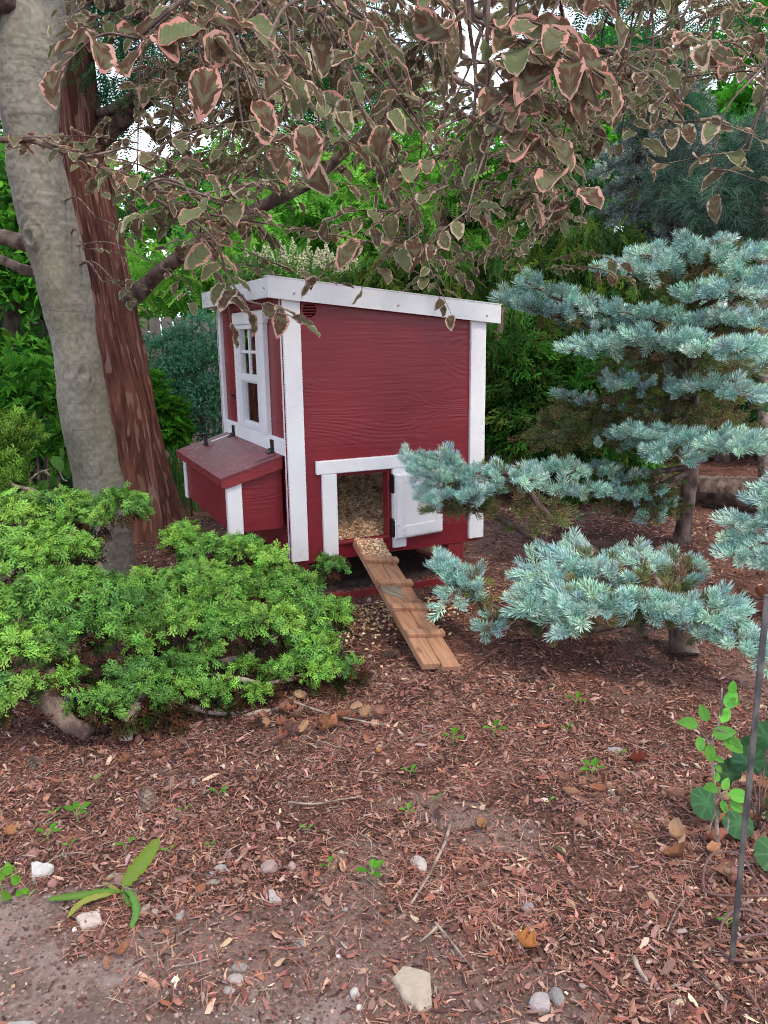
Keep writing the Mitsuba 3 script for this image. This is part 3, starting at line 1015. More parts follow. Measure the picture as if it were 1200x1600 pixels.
def beech_disp(p, th_, s):
    d = (meshkit.fbm(p * 3.0, 3, 2) - .5) * .05 + (meshkit.fbm(p * V(9, 9, 40), 2, 4) - .5) * .006
    d = d + .016 * np.cos(th_ * 4 + 1.0 + s * 2) * np.clip(1 - s * 1.6, 0, 1) ** 1.2
    for c, r_, a in KNOTS:
        q = np.linalg.norm((p - c) * V(1, 1, .8), axis=-1) / r_
        d = d + a * (.032 * np.exp(-((q - 1.0) / .20) ** 2) - .022 * np.exp(-(q / .7) ** 2) + .012 * np.exp(-((q - 1.55) / .2) ** 2))
    return d


v, q, uv = trunk(bc, [b[2] for b in bp], 110, 260, beech_disp)
scene[BT + '__trunk'] = mikit.ply((v, q), 'm_beech_bark', True, uv=uv)
# fork: two limbs above the frame's top left corner
for pts, rads in ((((50, 190, 4.63), (66, 90, 4.63), (100, 0, 4.64), (140, -90, 4.6), (260, -260, 4.1)), (.06, .115, .118, .105, .085)),):
    c = np.array([at(*a) for a in pts])
    v, q, uv = trunk(c, rads, 48, 60, lambda p, t, s: (meshkit.fbm(p * 4, 3, 2) - .5) * .03)
    scene[num(BT + '__limb')] = mikit.ply((v, q), 'm_beech_bark', True, uv=uv)
RW = 'dawn_redwood'
tag(RW, 'tall conifer with fluted red brown fibrous trunk behind the smooth grey trunk', 'tree')
wp = [(236, 850, .34), (236, 800, .255), (222, 720, .215), (205, 620, .195), (187, 520, .178), (172, 430, .170), (152, 330, .165), (136, 240, .158), (124, 150, .152), (110, 40, .146), (95, -100, .135), (75, -300, .12)]
wp = [(x - 7, y, r_ - .020) for x, y, r_ in wp]
wc = np.array([at(x, y, 5.62) for x, y, _ in wp])


def red_disp(p, th_, s):
    flare = np.clip(1 - s * 2.6, 0, 1)
    d = (.045 * np.cos(th_ * 5 + .4) + .03 * np.cos(th_ * 3 + 2)) * flare ** 1.3 + .007 * np.cos(th_ * 11 + s * 3)
    d = d + (meshkit.fbm(np.stack([np.cos(th_) * 5, np.sin(th_) * 5, s * 9 + 0 * th_], -1), 3, 2) - .5) * .035
    return d + (meshkit.fbm(np.stack([np.cos(th_) * 16, np.sin(th_) * 16, s * 12 + 0 * th_], -1), 2, 7) - .5) * .020


v, q, uv = trunk(wc, [b[2] for b in wp], 120, 220, red_disp)
scene[RW + '__trunk'] = mikit.ply((v, q), 'm_red_bark', True, uv=uv)
for pts, rads in ((((150, 215, 5.62), (185, 190, 5.5), (222, 158, 5.35), (275, 125, 5.1), (350, 60, 4.8), (420, -20, 4.6)), (.085, .062, .05, .043, .033, .02)),
                  (((180, 480, 5.62), (214, 458, 5.5), (250, 425, 5.35), (300, 388, 5.1), (370, 345, 4.9), (430, 312, 4.75), (480, 288, 4.65), (520, 255, 4.55), (590, 180, 4.4), (640, 90, 4.3)), (.09, .058, .046, .042, .038, .035, .032, .028, .022, .015)),
                  (((150, 400, 5.62), (60, 385, 5.7), (10, 372, 5.8), (-60, 350, 6)), (.07, .055, .05, .045)),
                  (((150, 440, 5.62), (50, 425, 5.9), (0, 405, 6.1), (-60, 385, 6.3)), (.05, .036, .03, .03)),
                  (((150, 180, 5.6), (190, 160, 5.3), (235, 118, 5.1), (300, 75, 4.9)), (.03, .022, .017, .012)),
                  (((130, 95, 5.6), (165, 70, 5.5), (195, 20, 5.4), (230, -60, 5.3)), (.035, .025, .02, .017))):
    c = np.array([at(*a) for a in pts])
    v, q, uv = trunk(c, rads, 20, 50, lambda p, t, s: (meshkit.fbm(p * 14, 3, 2) - .5) * .014)
    scene[num(RW + '__branch')] = mikit.ply((v, q), 'm_brown_bark', True, uv=uv)

# ------------------------------------------------------------------ front cypress shrub
r_h = np.random.default_rng(21)
HC = 'dwarf_cypress'
tag(HC, 'low spreading bright green cypress shrub with curly sprays, in front of the grey trunk', 'shrub')
FANS = []
for c_ in (.7, 1.1, 1.4, .9):
    p_ = fan_spray(r_h, 7, 3, c_, .125)
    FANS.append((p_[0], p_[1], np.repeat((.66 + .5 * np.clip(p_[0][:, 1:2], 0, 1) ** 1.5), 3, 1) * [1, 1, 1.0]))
CLUMPS = [(185, 795, 3.65, .12), (150, 812, 3.60, .10), (95, 800, 3.75, .13), (35, 805, 3.75, .14), (225, 780, 3.65, .0), (60, 862, 3.4, .16), (105, 868, 3.4, .12), (15, 890, 3.3, .16), (180, 930, 3.2, .11), (100, 935, 3.1, .16),
          (30, 960, 3.0, .17), (170, 955, 3.0, .14), (110, 1000, 2.9, .14), (40, 1020, 2.85, .15), (195, 1005, 2.92, .13), (10, 1095, 2.65, .11), (290, 845, 3.5, .10), (325, 868, 3.4, .11), (235, 925, 3.2, .12), (290, 922, 3.2, .15),
          (350, 928, 3.15, .16), (408, 880, 3.35, .12), (435, 925, 3.2, .13), (376, 860, 3.45, .10), (300, 985, 2.95, .15), (250, 975, 3.0, .14), (370, 985, 2.95, .14), (435, 975, 3.0, .13), (485, 960, 3.05, .12), (480, 1005, 2.95, .11),
          (517, 885, 3.30, .06), (520, 958, 3.05, .075), (512, 1052, 2.82, .085), (540, 1048, 2.82, .065), (215, 1062, 2.75, .11), (175, 1092, 2.68, .09), (228, 1095, 2.66, .09), (270, 1052, 2.78, .10), (345, 1085, 2.70, .07), (400, 1080, 2.75, .055),
          (470, 910, 3.25, .09), (490, 1030, 2.9, .09), (145, 1095, 2.66, .07), (255, 1105, 2.64, .06), (200, 1110, 2.63, .05), (310, 1075, 2.72, .08), (120, 1060, 2.76, .07), (440, 1045, 2.84, .07), (380, 1050, 2.84, .06), (300, 1030, 2.85, .09)]
fol, dead = MB(), MB()
GREENS = [(.150, .325, .046), (.110, .255, .042), (.200, .395, .054), (.075, .190, .040)]
for (px, py, D, rad) in CLUMPS:
    if rad <= 0:
        continue
    c = at(px, py, D)
    sub = max(4, int(rad * 84))
    u_ = unit(sub, r_h)
    u_[:, 2] = np.abs(u_[:, 2]) * .8 - .15
    cs = c + u_ * V(.80, .80, .55) * rad
    base = GREENS[r_h.integers(0, 4)]
    for k in range(sub):
        rr = rad * r_h.uniform(.28, .46)
        n = int(18 + 9500 * rr ** 2)
        d = unit(n, r_h)
        d = d[d[:, 2] > -.2]
        n = len(d)
        pos = cs[k] + d * rr * r_h.uniform(.55, .92, (n, 1))
        tg = np.cross(d, unit(n, r_h))
        axis = d * .28 + tg * .85 + V(0, 0, .30)
        tone = GREENS[r_h.integers(0, 4)]
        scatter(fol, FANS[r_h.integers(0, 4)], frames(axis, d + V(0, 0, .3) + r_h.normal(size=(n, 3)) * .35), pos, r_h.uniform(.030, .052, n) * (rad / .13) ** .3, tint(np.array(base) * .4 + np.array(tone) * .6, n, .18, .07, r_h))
    m = int(10 + rad * 130)
    d = unit(m, r_h)
    d[:, 2] = -np.abs(d[:, 2]) * .7
    scatter(dead, FANS[0], frames(d + V(0, 0, .2), unit(m, r_h)), c + d * rad * r_h.uniform(.3, .8, (m, 1)), r_h.uniform(.05, .08, m), tint([(.075, .05, .026), (.035, .055, .018), (.10, .05, .03)], m, .2, .1, r_h))
fol.build(HC + '__foliage', 'm_needle')
dead.build(HC + '__old_foliage', 'm_leaf')
tag(HC + '__foliage', kind='stuff')
tag(HC + '__old_foliage', 'browned old sprays inside the shrub', kind='stuff')
stems = [(((40, 1062, 2.78), (62, 1090, 2.72), (100, 1122, 2.66), (138, 1152, 2.61)), .036, .026, 'm_brown_bark'), (((245, 1062, 2.76), (250, 1045, 2.8), (290, 1046, 2.82), (340, 1038, 2.85), (385, 1025, 2.92), (430, 990, 3.0)), .022, .011, 'm_pale_bark'),
         (((250, 1050, 2.78), (310, 1052, 2.78), (360, 1062, 2.76), (430, 1068, 2.78), (480, 1050, 2.85)), .012, .008, 'm_pale_bark'), (((278, 1098, 2.68), (310, 1108, 2.67), (370, 1116, 2.67), (440, 1108, 2.70)), .014, .008, 'm_pale_bark'),
         (((196, 1158, 2.58), (203, 1120, 2.62), (230, 1080, 2.70), (248, 1055, 2.78)), .024, .018, 'm_pale_bark'), (((0, 745, 4.3), (25, 758, 4.25), (52, 768, 4.2), (90, 790, 4.0), (130, 830, 3.7)), .010, .014, 'm_pale_bark'),
         (((100, 1125, 2.66), (75, 1040, 2.85), (60, 960, 3.1), (40, 880, 3.4)), .026, .015, 'm_brown_bark'), (((205, 1115, 2.62), (190, 1040, 2.85), (150, 960, 3.1), (160, 850, 3.5)), .02, .012, 'm_brown_bark'), (((248, 1056, 2.78), (290, 990, 3.0), (360, 940, 3.2), (420, 890, 3.35)), .02, .01, 'm_brown_bark')]
for pts, r0, r1, m in stems:
    c = spline([at(*p) for p in pts], 40)
    c = c + (meshkit.noise(c * 25, 3)[:, None] - .5) * .012
    put(HC + '__stem', tube(c, np.linspace(r0, r1, 40) * (1 + .25 * (meshkit.noise(c * 40, 2) - .5)), 12), m, True)
HC2 = 'dwarf_cypress_001'
tag(HC2, 'lime green cypress branch tips at the left edge, behind the spreading shrub', 'shrub')
fol = MB()
for (px, py, D, rad) in [(12, 690, 4.4, .13), (30, 675, 4.4, .09), (8, 735, 4.35, .13), (18, 765, 4.3, .09), (-40, 720, 4.4, .2), (45, 688, 4.4, .07)]:
    c = at(px, py, D)
    n = int(11000 * rad ** 2)
    d = unit(n, r_h)
    scatter(fol, FANS[r_h.integers(0, 4)], frames(d + V(0, 0, .5) + r_h.normal(size=(n, 3)) * .3, d), c + d * rad * r_h.uniform(.3, .85, (n, 1)), r_h.uniform(.045, .07, n), tint([(.11, .22, .025), (.085, .19, .02)], n, .2, .07, r_h))
fol.build(HC2 + '__foliage', 'm_needle')
tag(HC2 + '__foliage', kind='stuff')
c = spline([gnd(-60, 900), at(-30, 800, 4.4), at(10, 720, 4.4), at(28, 685, 4.4)], 24)
put(HC2 + '__stem', tube(c, np.linspace(.02, .008, 24), 8), 'm_brown_bark', True)

# ------------------------------------------------------------------ blue spruces
r_s = np.random.default_rng(31)
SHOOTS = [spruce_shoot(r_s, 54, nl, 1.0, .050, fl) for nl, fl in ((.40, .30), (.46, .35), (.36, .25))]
BLUE = [(.42, .62, .55), (.35, .56, .51), (.50, .69, .59), (.29, .47, .44)]
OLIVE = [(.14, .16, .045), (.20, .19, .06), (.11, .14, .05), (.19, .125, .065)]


def spruce_branch(foliage, inner, twigs, path, width, dens=1.0, size=.095, start=.25, lift=.35, olive=.5, r=r_s, layers=1):
    """A flat spray along path: side twigs to both sides, shoots all along the twigs and at their ends."""
    c = spline(path, 60)
    ln = np.linalg.norm(np.diff(c, axis=0), axis=1).sum()
    twigs.add(*tube(c, np.linspace(.014, .004, 60) * (1 + ln * .4), 6))
    tang = np.gradient(c, axis=0)
    tang /= np.linalg.norm(tang, axis=1, keepdims=True)
    nt = max(4, int(ln * 22 * dens))
    P_, A_, B_ = [], [], []
    for k in range(nt):
        t = start + (1 - start) * (k + r.random()) / nt
        i = min(59, int(t * 59))
        sd = np.cross(tang[i], [0, 0, 1.0])
        sd /= np.linalg.norm(sd)
        s = 1 if k % 2 else -1
        rel = (t - start) / (1 - start)
        wl = width * (1.05 - .70 * rel) * r.uniform(.35, 1.15) * min(1, .45 + 2.5 * rel)
        d = s * sd * .85 + tang[i] * .65 + V(0, 0, lift * r.uniform(-.35, .75))
        d /= np.linalg.norm(d)
        tip = c[i] + d * wl + V(0, 0, -.12 * wl)
        tw = spline([c[i], c[i] + d * wl * .55 + V(0, 0, .03 * wl), tip], 7)
        twigs.add(*tube(tw, np.linspace(.0045, .002, 7), 4, cap=False))
        m = max(2, int(wl / .036))
        for j in range(m):
            u = (j + .6) / m
            b = tw[0] + (tw[-1] - tw[0]) * u
            sp_ = r.normal(size=3) * .42
            a = d + sp_ + V(0, 0, .30)
            P_.append(b), A_.append(a), B_.append(u * .7 + rel * .5)
        P_.append(tip), A_.append(d + V(0, 0, .25)), B_.append(1.2)
    P_, A_, B_ = np.array(P_), np.array(A_), np.array(B_)
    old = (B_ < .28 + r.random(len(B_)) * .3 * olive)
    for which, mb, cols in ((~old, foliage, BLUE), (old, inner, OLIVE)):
        idx = np.nonzero(which)[0]
        for s in range(3):
            q = idx[idx % 3 == s]
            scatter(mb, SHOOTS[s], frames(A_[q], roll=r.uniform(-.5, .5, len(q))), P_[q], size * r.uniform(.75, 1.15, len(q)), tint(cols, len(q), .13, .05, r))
    # sparse old needles hanging under the spray
    m = int(nt * 1.3 * olive)
    t = r.uniform(start * .4, .75, m)
    i = (t * 59).astype(int)
    dd = np.stack([r.normal(size=m), r.normal(size=m), -np.abs(r.normal(size=m)) * .7], -1)
    scatter(inner, SHOOTS[0], frames(dd), c[i] + dd * width * .16, size * r.uniform(.6, .95, m), tint(OLIVE, m, .25, .1, r))


OLD = [spruce_shoot(r_s, 26, .36, 1.0, .05, .3) for _ in range(3)]


def spruce(key, label, trunk_pts, trunk_r, branches, inner=(), group=None):
    tag(key, label, 'spruce tree', group)
    f1, f2, tw = MB(), MB(), MB()
    c = spline([at(*p) if isinstance(p, tuple) else p for p in trunk_pts], 60)
    v, q, uv = trunk(c, np.interp(np.linspace(0, 1, 60), np.linspace(0, 1, len(trunk_r)), trunk_r), 24, 90, lambda p, t, s: (meshkit.fbm(p * 16, 3, 2) - .5) * .022)
    scene[key + '__trunk'] = mikit.ply((v, q), 'm_brown_bark', True, uv=uv)
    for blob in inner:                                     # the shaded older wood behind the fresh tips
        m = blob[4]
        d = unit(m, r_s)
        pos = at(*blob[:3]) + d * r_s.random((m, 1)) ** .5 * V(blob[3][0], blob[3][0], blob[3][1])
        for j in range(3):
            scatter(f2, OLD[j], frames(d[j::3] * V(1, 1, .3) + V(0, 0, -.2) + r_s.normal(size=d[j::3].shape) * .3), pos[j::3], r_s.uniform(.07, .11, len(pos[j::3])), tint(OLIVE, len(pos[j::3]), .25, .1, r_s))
    for b in branches:
        path = [at(*p) for p in b[0]]
        spruce_branch(f1, f2, tw, path, b[1], **(b[2] if len(b) > 2 else {}))
    f1.build(key + '__needles', 'm_needle')
    f2.build(key + '__old_needles', 'm_needle')
    tw.build(key + '__branch', 'm_brown_bark', True)
    for p in ('__needles', '__old_needles'):
        tag(key + p, kind='stuff')
    tag(key + '__old_needles', 'olive and yellowing old needles under the boughs', kind='stuff')


D0 = dict(dens=.80, size=.105)
spruce('blue_spruce', 'blue spruce with bare lower trunk and stacked silvery boughs, right of the coop',
       [(1060, 872, 5.24), (1066, 840, 5.24), (1076, 765, 5.26), (1086, 690, 5.3), (1082, 610, 5.3), (1078, 520, 5.3), (1090, 400, 5.3)], [.062, .052, .046, .042, .038, .03, .016], [
           # upper tiers
           ([(1085, 430, 5.3), (1120, 405, 5.15), (1185, 395, 5.0)], .30, D0), ([(1085, 430, 5.3), (1060, 405, 5.1), (1015, 400, 4.95)], .28, D0), ([(1090, 410, 5.3), (1095, 385, 5.1), (1105, 378, 4.9)], .26, D0),
           ([(1082, 480, 5.3), (1030, 430, 5.0), (965, 420, 4.8)], .30, D0), ([(1082, 490, 5.3), (1150, 450, 5.0), (1215, 425, 4.8)], .36, D0), ([(1080, 480, 5.3), (1110, 455, 4.9), (1150, 458, 4.6)], .34, D0),
           ([(1078, 540, 5.3), (980, 500, 5.0), (900, 480, 4.8), (820, 440, 4.6)], .22, D0), ([(1078, 540, 5.3), (960, 520, 5.0), (850, 488, 4.7), (790, 470, 4.6)], .16, dict(dens=1, size=.10)),
           ([(1078, 540, 5.3), (1030, 505, 4.9), (985, 490, 4.7)], .26, D0), ([(1078, 545, 5.3), (1120, 510, 4.9), (1190, 500, 4.6)], .34, D0),
           ([(1080, 600, 5.3), (1020, 555, 4.8), (960, 540, 4.55), (892, 548, 4.4)], .24, D0), ([(1080, 600, 5.3), (1080, 555, 4.7), (1110, 545, 4.4), (1160, 548, 4.25)], .32, D0), ([(1080, 590, 5.3), (1040, 540, 4.7), (1030, 532, 4.4)], .34, D0),
           ([(1080, 630, 5.3), (1100, 600, 4.8), (1160, 620, 4.5)], .26, D0), ([(1080, 630, 5.3), (1020, 600, 4.9), (960, 600, 4.7)], .2, dict(dens=.9, size=.10, olive=1.4)),
           ([(1080, 520, 5.35), (1110, 500, 5.7), (1160, 480, 6.0)], .3, D0), ([(1080, 520, 5.35), (1020, 500, 5.7), (960, 490, 6.0)], .3, D0), ([(1080, 600, 5.35), (1140, 580, 5.6), (1210, 550, 5.8)], .26, D0),
           ([(1080, 640, 5.3), (980, 640, 5.1), (880, 620, 5.0)], .26, dict(dens=.8, size=.095, olive=3.2)), ([(1080, 650, 5.3), (960, 670, 5.2), (860, 690, 5.1)], .24, dict(dens=.7, size=.09, olive=4)),
           ([(1080, 650, 5.3), (1000, 680, 5.0), (930, 690, 4.8)], .2, dict(dens=.7, size=.09, olive=4)),
           # lower tier
           ([(1086, 690, 5.3), (1060, 680, 4.9), (1030, 676, 4.65), (992, 680, 4.5)], .24, D0), ([(1086, 700, 5.3), (1080, 690, 4.8), (1110, 690, 4.4), (1165, 705, 4.2)], .26, D0), ([(1086, 700, 5.3), (1050, 700, 4.7), (1060, 715, 4.3)], .28, D0),
           ([(1086, 690, 5.3), (1130, 690, 5.0), (1210, 700, 4.7)], .2, D0), ([(1080, 730, 5.28), (990, 740, 5.0), (900, 735, 4.7), (830, 735, 4.5)], .20, D0), ([(1080, 735, 5.28), (1000, 770, 4.9), (930, 770, 4.6), (860, 765, 4.4)], .20, D0),
           ([(1070, 790, 5.26), (1030, 790, 4.9), (1015, 815, 4.7)], .05, dict(dens=.8, size=.09, olive=3)), ([(1072, 780, 5.26), (1010, 780, 5.0), (960, 800, 4.9)], .16, dict(dens=.4, size=.07, olive=5))],
       [(1090, 430, 5.35, (.30, .12), 170), (1080, 500, 5.35, (.42, .16), 260), (1060, 570, 5.3, (.5, .16), 300), (1040, 640, 5.2, (.5, .12), 300), (940, 650, 5.1, (.35, .14), 240), (880, 680, 5.0, (.25, .08), 120), (1100, 665, 5.3, (.3, .1), 140), (1000, 770, 5.0, (.2, .10), 90)])
spruce('blue_spruce_001', 'low silver blue spruce sprawling over the mulch beside the ramp, its trunk a stub',
       [gnd(1068, 1022), (1066, 1000, 3.38), (1058, 965, 3.42), (1040, 930, 3.48)], [.062, .055, .05, .03], [
           ([(1050, 950, 3.44), (980, 905, 3.4), (900, 885, 3.3), (830, 905, 3.2)], .22, dict(dens=1.3, size=.10)), ([(1050, 955, 3.44), (960, 930, 3.25), (880, 930, 3.1), (820, 945, 3.05)], .18, dict(dens=1.3, size=.10)),
           ([(1050, 955, 3.44), (980, 940, 3.15), (920, 950, 3.0), (875, 975, 2.95)], .17, dict(dens=1.3, size=.10)), ([(1055, 960, 3.44), (1060, 940, 3.2), (1090, 945, 3.05), (1130, 965, 3.0)], .18, dict(dens=1.3, size=.10)),
           ([(1055, 960, 3.44), (1020, 940, 3.1), (1000, 950, 3.0)], .19, dict(dens=1.3, size=.10)), ([(1055, 970, 3.42), (1100, 985, 3.2), (1150, 1005, 3.05), (1200, 1018, 3.0)], .12, dict(dens=1.2, size=.095)),
           ([(1045, 940, 3.48), (930, 880, 3.55), (880, 870, 3.5)], .2, dict(dens=1.2, size=.10)), ([(1045, 940, 3.48), (1010, 880, 3.8), (985, 862, 4.0)], .12, dict(dens=1, size=.09)), ([(1045, 945, 3.46), (1060, 900, 3.8), (1060, 875, 4.1)], .14, dict(dens=.8, size=.09, olive=2)),
           # the long bough towards the coop
           ([(1050, 950, 3.44), (930, 880, 3.6), (860, 855, 3.7), (790, 815, 3.68), (745, 790, 3.66), (700, 735, 3.62), (640, 722, 3.6)], .13, dict(dens=1.1, size=.085, start=.66, olive=.3)),
           ([(745, 790, 3.66), (710, 760, 3.6), (690, 770, 3.5), (665, 785, 3.45)], .12, dict(dens=1.2, size=.085, start=.2)), ([(760, 795, 3.67), (760, 770, 3.6), (800, 752, 3.55), (830, 750, 3.5)], .10, dict(dens=1.2, size=.085, start=.2)),
           ([(750, 790, 3.66), (720, 780, 3.5), (740, 775, 3.4)], .12, dict(dens=1.2, size=.085)), ([(735, 770, 3.65), (700, 730, 3.55), (690, 718, 3.5)], .10, dict(dens=1.2, size=.085)), ([(860, 810, 3.67), (800, 745, 3.6), (740, 738, 3.55), (680, 728, 3.5)], .10, dict(dens=1.2, size=.085, start=.2)), ([(745, 790, 3.64), (705, 755, 3.52), (655, 742, 3.45)], .12, dict(dens=1.2, size=.085)),
           # the low tuft by the base rail
           ([(1045, 960, 3.42), (900, 985, 3.3), (800, 960, 3.3), (740, 925, 3.32), (690, 880, 3.34)], .11, dict(dens=1.2, size=.085, start=.66)), ([(740, 930, 3.32), (720, 915, 3.25), (700, 945, 3.15)], .10, dict(dens=1.3, size=.085, start=.1)),
           ([(760, 940, 3.3), (740, 920, 3.25), (735, 890, 3.3)], .08, dict(dens=1.1, size=.08, olive=2)), ([(800, 965, 3.25), (775, 965, 3.2), (760, 985, 3.15)], .07, dict(dens=1.1, size=.075, olive=1.5))],
       [(735, 785, 3.62, (.10, .04), 60), (690, 790, 3.5, (.06, .03), 24), (850, 800, 3.66, (.10, .05), 40)])
spruce('blue_spruce_002', 'silvery spruce bough reaching in at the right edge, above the metal stake',
       [gnd(1330, 960), (1320, 850, 3.9), (1300, 760, 4.0), (1290, 600, 4.1)], [.06, .05, .04, .02], [
           ([(1310, 800, 3.95), (1250, 790, 3.8), (1190, 800, 3.75), (1130, 835, 3.7)], .16, D0), ([(1312, 820, 3.95), (1250, 830, 3.7), (1190, 850, 3.6), (1150, 870, 3.55)], .16, D0), ([(1300, 770, 3.95), (1250, 755, 3.85), (1195, 765, 3.8)], .15, D0),
           ([(1312, 830, 3.95), (1260, 860, 3.6), (1190, 880, 3.5)], .13, D0)])

# ------------------------------------------------------------------ beech boughs, sprays and leaves
r_b = np.random.default_rng(41)
BLV = [beech_leaf(r_b) for _ in range(7)]
BLOW = [beech_leaf(r_b, 4, 5) for _ in range(7)]
leaf_pos, leaf_R, leaf_size, leaf_id = [], [], [], []
twig = MB()


def in_poly(px, py):
    """Where the beech's hanging crown reaches: (left, lower edge) by column, with windows through it."""
    low = np.interp(px, [-50, 60, 180, 260, 330, 420, 480, 560, 640, 720, 800, 880, 940, 1000, 1090, 1200, 1260], [250, 270, 330, 400, 430, 400, 330, 380, 420, 455, 450, 420, 310, 250, 250, 200, 200])
    if py > low:
        return False
    for cx, cy, rx, ry, keep in ((205, 215, 45, 40, .03), (745, 140, 40, 45, .05), (500, 330, 80, 60, .10), (680, 265, 35, 55, .2), (940, 45, 55, 45, .15), (920, 150, 50, 50, .25), (1130, 120, 60, 70, .15), (150, 110, 70, 60, .1), (50, 120, 50, 110, .12), (1000, 260, 90, 70, .12), (1120, 240, 90, 60, .1)):
        if ((px - cx) / rx) ** 2 + ((py - cy) / ry) ** 2 < 1 and r_b.random() > keep:
            return False
    return True


def spray(base, tip, n, size, pink=.5, sag=.06, wander=.03, ends=True, low=-.42):
    """A twig with leaves to both sides."""
    base, tip = np.asarray(base, float), np.asarray(tip, float)
    ln = np.linalg.norm(tip - base)
    mid = (base + tip) / 2 + V(0, 0, sag * ln) + r_b.normal(size=3) * wander * ln
    c = spline([base, mid, tip], 12)
    twig.add(*tube(c, np.linspace(.0030, .0012, 12) * min(1.6, .6 + ln), 4, cap=False))
    for k in range(n):
        t = (.18 + .82 * (k + .5) / n) if k < n - 1 or not ends else 1.0
        i = min(10, int(t * 11))
        d = c[i + 1] - c[i]
        d = d / (np.linalg.norm(d) + 1e-9)
        s = np.cross(d, [0, 0, 1.0])
        s /= np.linalg.norm(s) + 1e-9
        side_ = (1 if k % 2 else -1) if t < 1 else r_b.normal() * .2
        a = d * r_b.uniform(.35, .8) + s * side_ * r_b.uniform(.6, 1) + V(0, 0, r_b.uniform(low, .18))
        leaf_pos.append(c[i] + (c[i + 1] - c[i]) * (t * 11 - i) + a / np.linalg.norm(a) * size * .13)
        R = frames(a[None], (V(0, 0, 1.0) + r_b.normal(size=3) * .30)[None])[0]
        leaf_R.append(R)
        leaf_size.append(size * r_b.uniform(.62, 1.12))
        leaf_id.append((0 if r_b.random() < pink else 64) + r_b.integers(0, 64))


# boughs over the frame's top edge
boughs = []
for pts, rads in ((((96, 10, 4.66), (200, -120, 4.2), (420, -160, 3.4), (700, -140, 2.7), (980, -120, 2.3), (1250, -60, 2.1)), (.08, .055, .04, .03, .022, .012)),
                  (((60, -60, 4.6), (180, -330, 3.8), (300, -300, 2.6), (360, -160, 1.8), (520, -90, 1.4), (800, -60, 1.25)), (.07, .05, .036, .024, .014, .008)),
                  (((140, -60, 4.6), (360, -60, 4.7), (600, -30, 4.9), (800, 40, 5.0), (980, 90, 5.1)), (.06, .045, .034, .024, .012)),
                  (((120, -20, 4.64), (300, 40, 4.4), (460, 30, 4.0), (640, 90, 3.7), (800, 170, 3.6)), (.05, .036, .026, .018, .009)),
                  (((30, 0, 4.6), (-120, -200, 4.0), (-150, 0, 3.0), (-60, 190, 2.4), (60, 222, 2.25), (150, 258, 2.2), (220, 300, 2.15)), (.06, .04, .02, .011, .007, .005, .003))):
    c = spline([at(*p) for p in pts], 70)
    v, q, uv = trunk(c, np.interp(np.linspace(0, 1, 70), np.linspace(0, 1, len(rads)), rads), 10, 90, lambda p, t, s: (meshkit.fbm(p * 20, 2, 2) - .5) * .006)
    scene[num(BT + '__branch')] = mikit.ply((v, q), 'm_brown_bark', True, uv=uv)
    boughs.append(c)
BP = np.vstack(boughs)


def hang(p, r0=.005, r1=.0022, bend=.25):
    """A thin branch from the nearest bough down to p."""
    p = np.asarray(p, float)
    dd = np.linalg.norm((BP - p) * V(1, 1, .6), axis=1) + np.where(BP[:, 2] < p[2] - .05, 1.0, 0)
    b = BP[int(np.argmin(dd))]
    ln = np.linalg.norm(p - b)
    c = spline([b, b + (p - b) * .45 + V(0, 0, .10 * ln) + r_b.normal(size=3) * .08 * ln, p + (b - p) * .18 + V(0, 0, bend * .3 * ln) + r_b.normal(size=3) * .03 * ln, p], 20)
    twig.add(*tube(c, np.linspace(r0, r1, 20), 5, cap=False))
    return c


# near sprays, a metre or two in front of the eye
NEAR = [((330, -30, 1.35), (215, 75, 1.15), 6, .085, .9), ((215, 60, 1.2), (95, 105, 1.08), 5, .085, .95), ((300, -20, 1.3), (395, 150, 1.1), 6, .085, .8), ((330, 30, 1.25), (330, 100, 1.12), 4, .085, .8), ((420, 60, 1.3), (475, 190, 1.15), 5, .075, .8),
        ((430, -20, 1.4), (455, 110, 1.25), 4, .075, .4), ((470, -30, 1.5), (360, 60, 1.3), 6, .075, .9),
        ((640, -60, 1.45), (760, 60, 1.25), 7, .082, .7), ((760, 40, 1.3), (900, 60, 1.18), 7, .085, .9), ((740, 30, 1.3), (880, 130, 1.18), 8, .085, .9), ((800, 60, 1.25), (945, 125, 1.15), 6, .08, 1.), ((720, 90, 1.35), (790, 130, 1.28), 4, .075, .6),
        ((745, 130, 1.3), (860, 210, 1.15), 6, .085, 1.), ((760, 190, 1.28), (905, 290, 1.12), 7, .088, 1.), ((740, 180, 1.3), (690, 200, 1.25), 3, .07, 1.), ((820, 270, 1.3), (830, 300, 1.25), 3, .07, 1.),
        ((600, -40, 1.6), (700, 60, 1.45), 6, .08, .6), ((540, -40, 1.6), (500, 60, 1.45), 6, .08, .5), ((560, 0, 1.6), (610, 90, 1.5), 6, .075, .4), ((860, -40, 1.5), (960, 20, 1.4), 6, .08, 1.), ((580, -60, 1.4), (640, 20, 1.3), 4, .08, .9)]
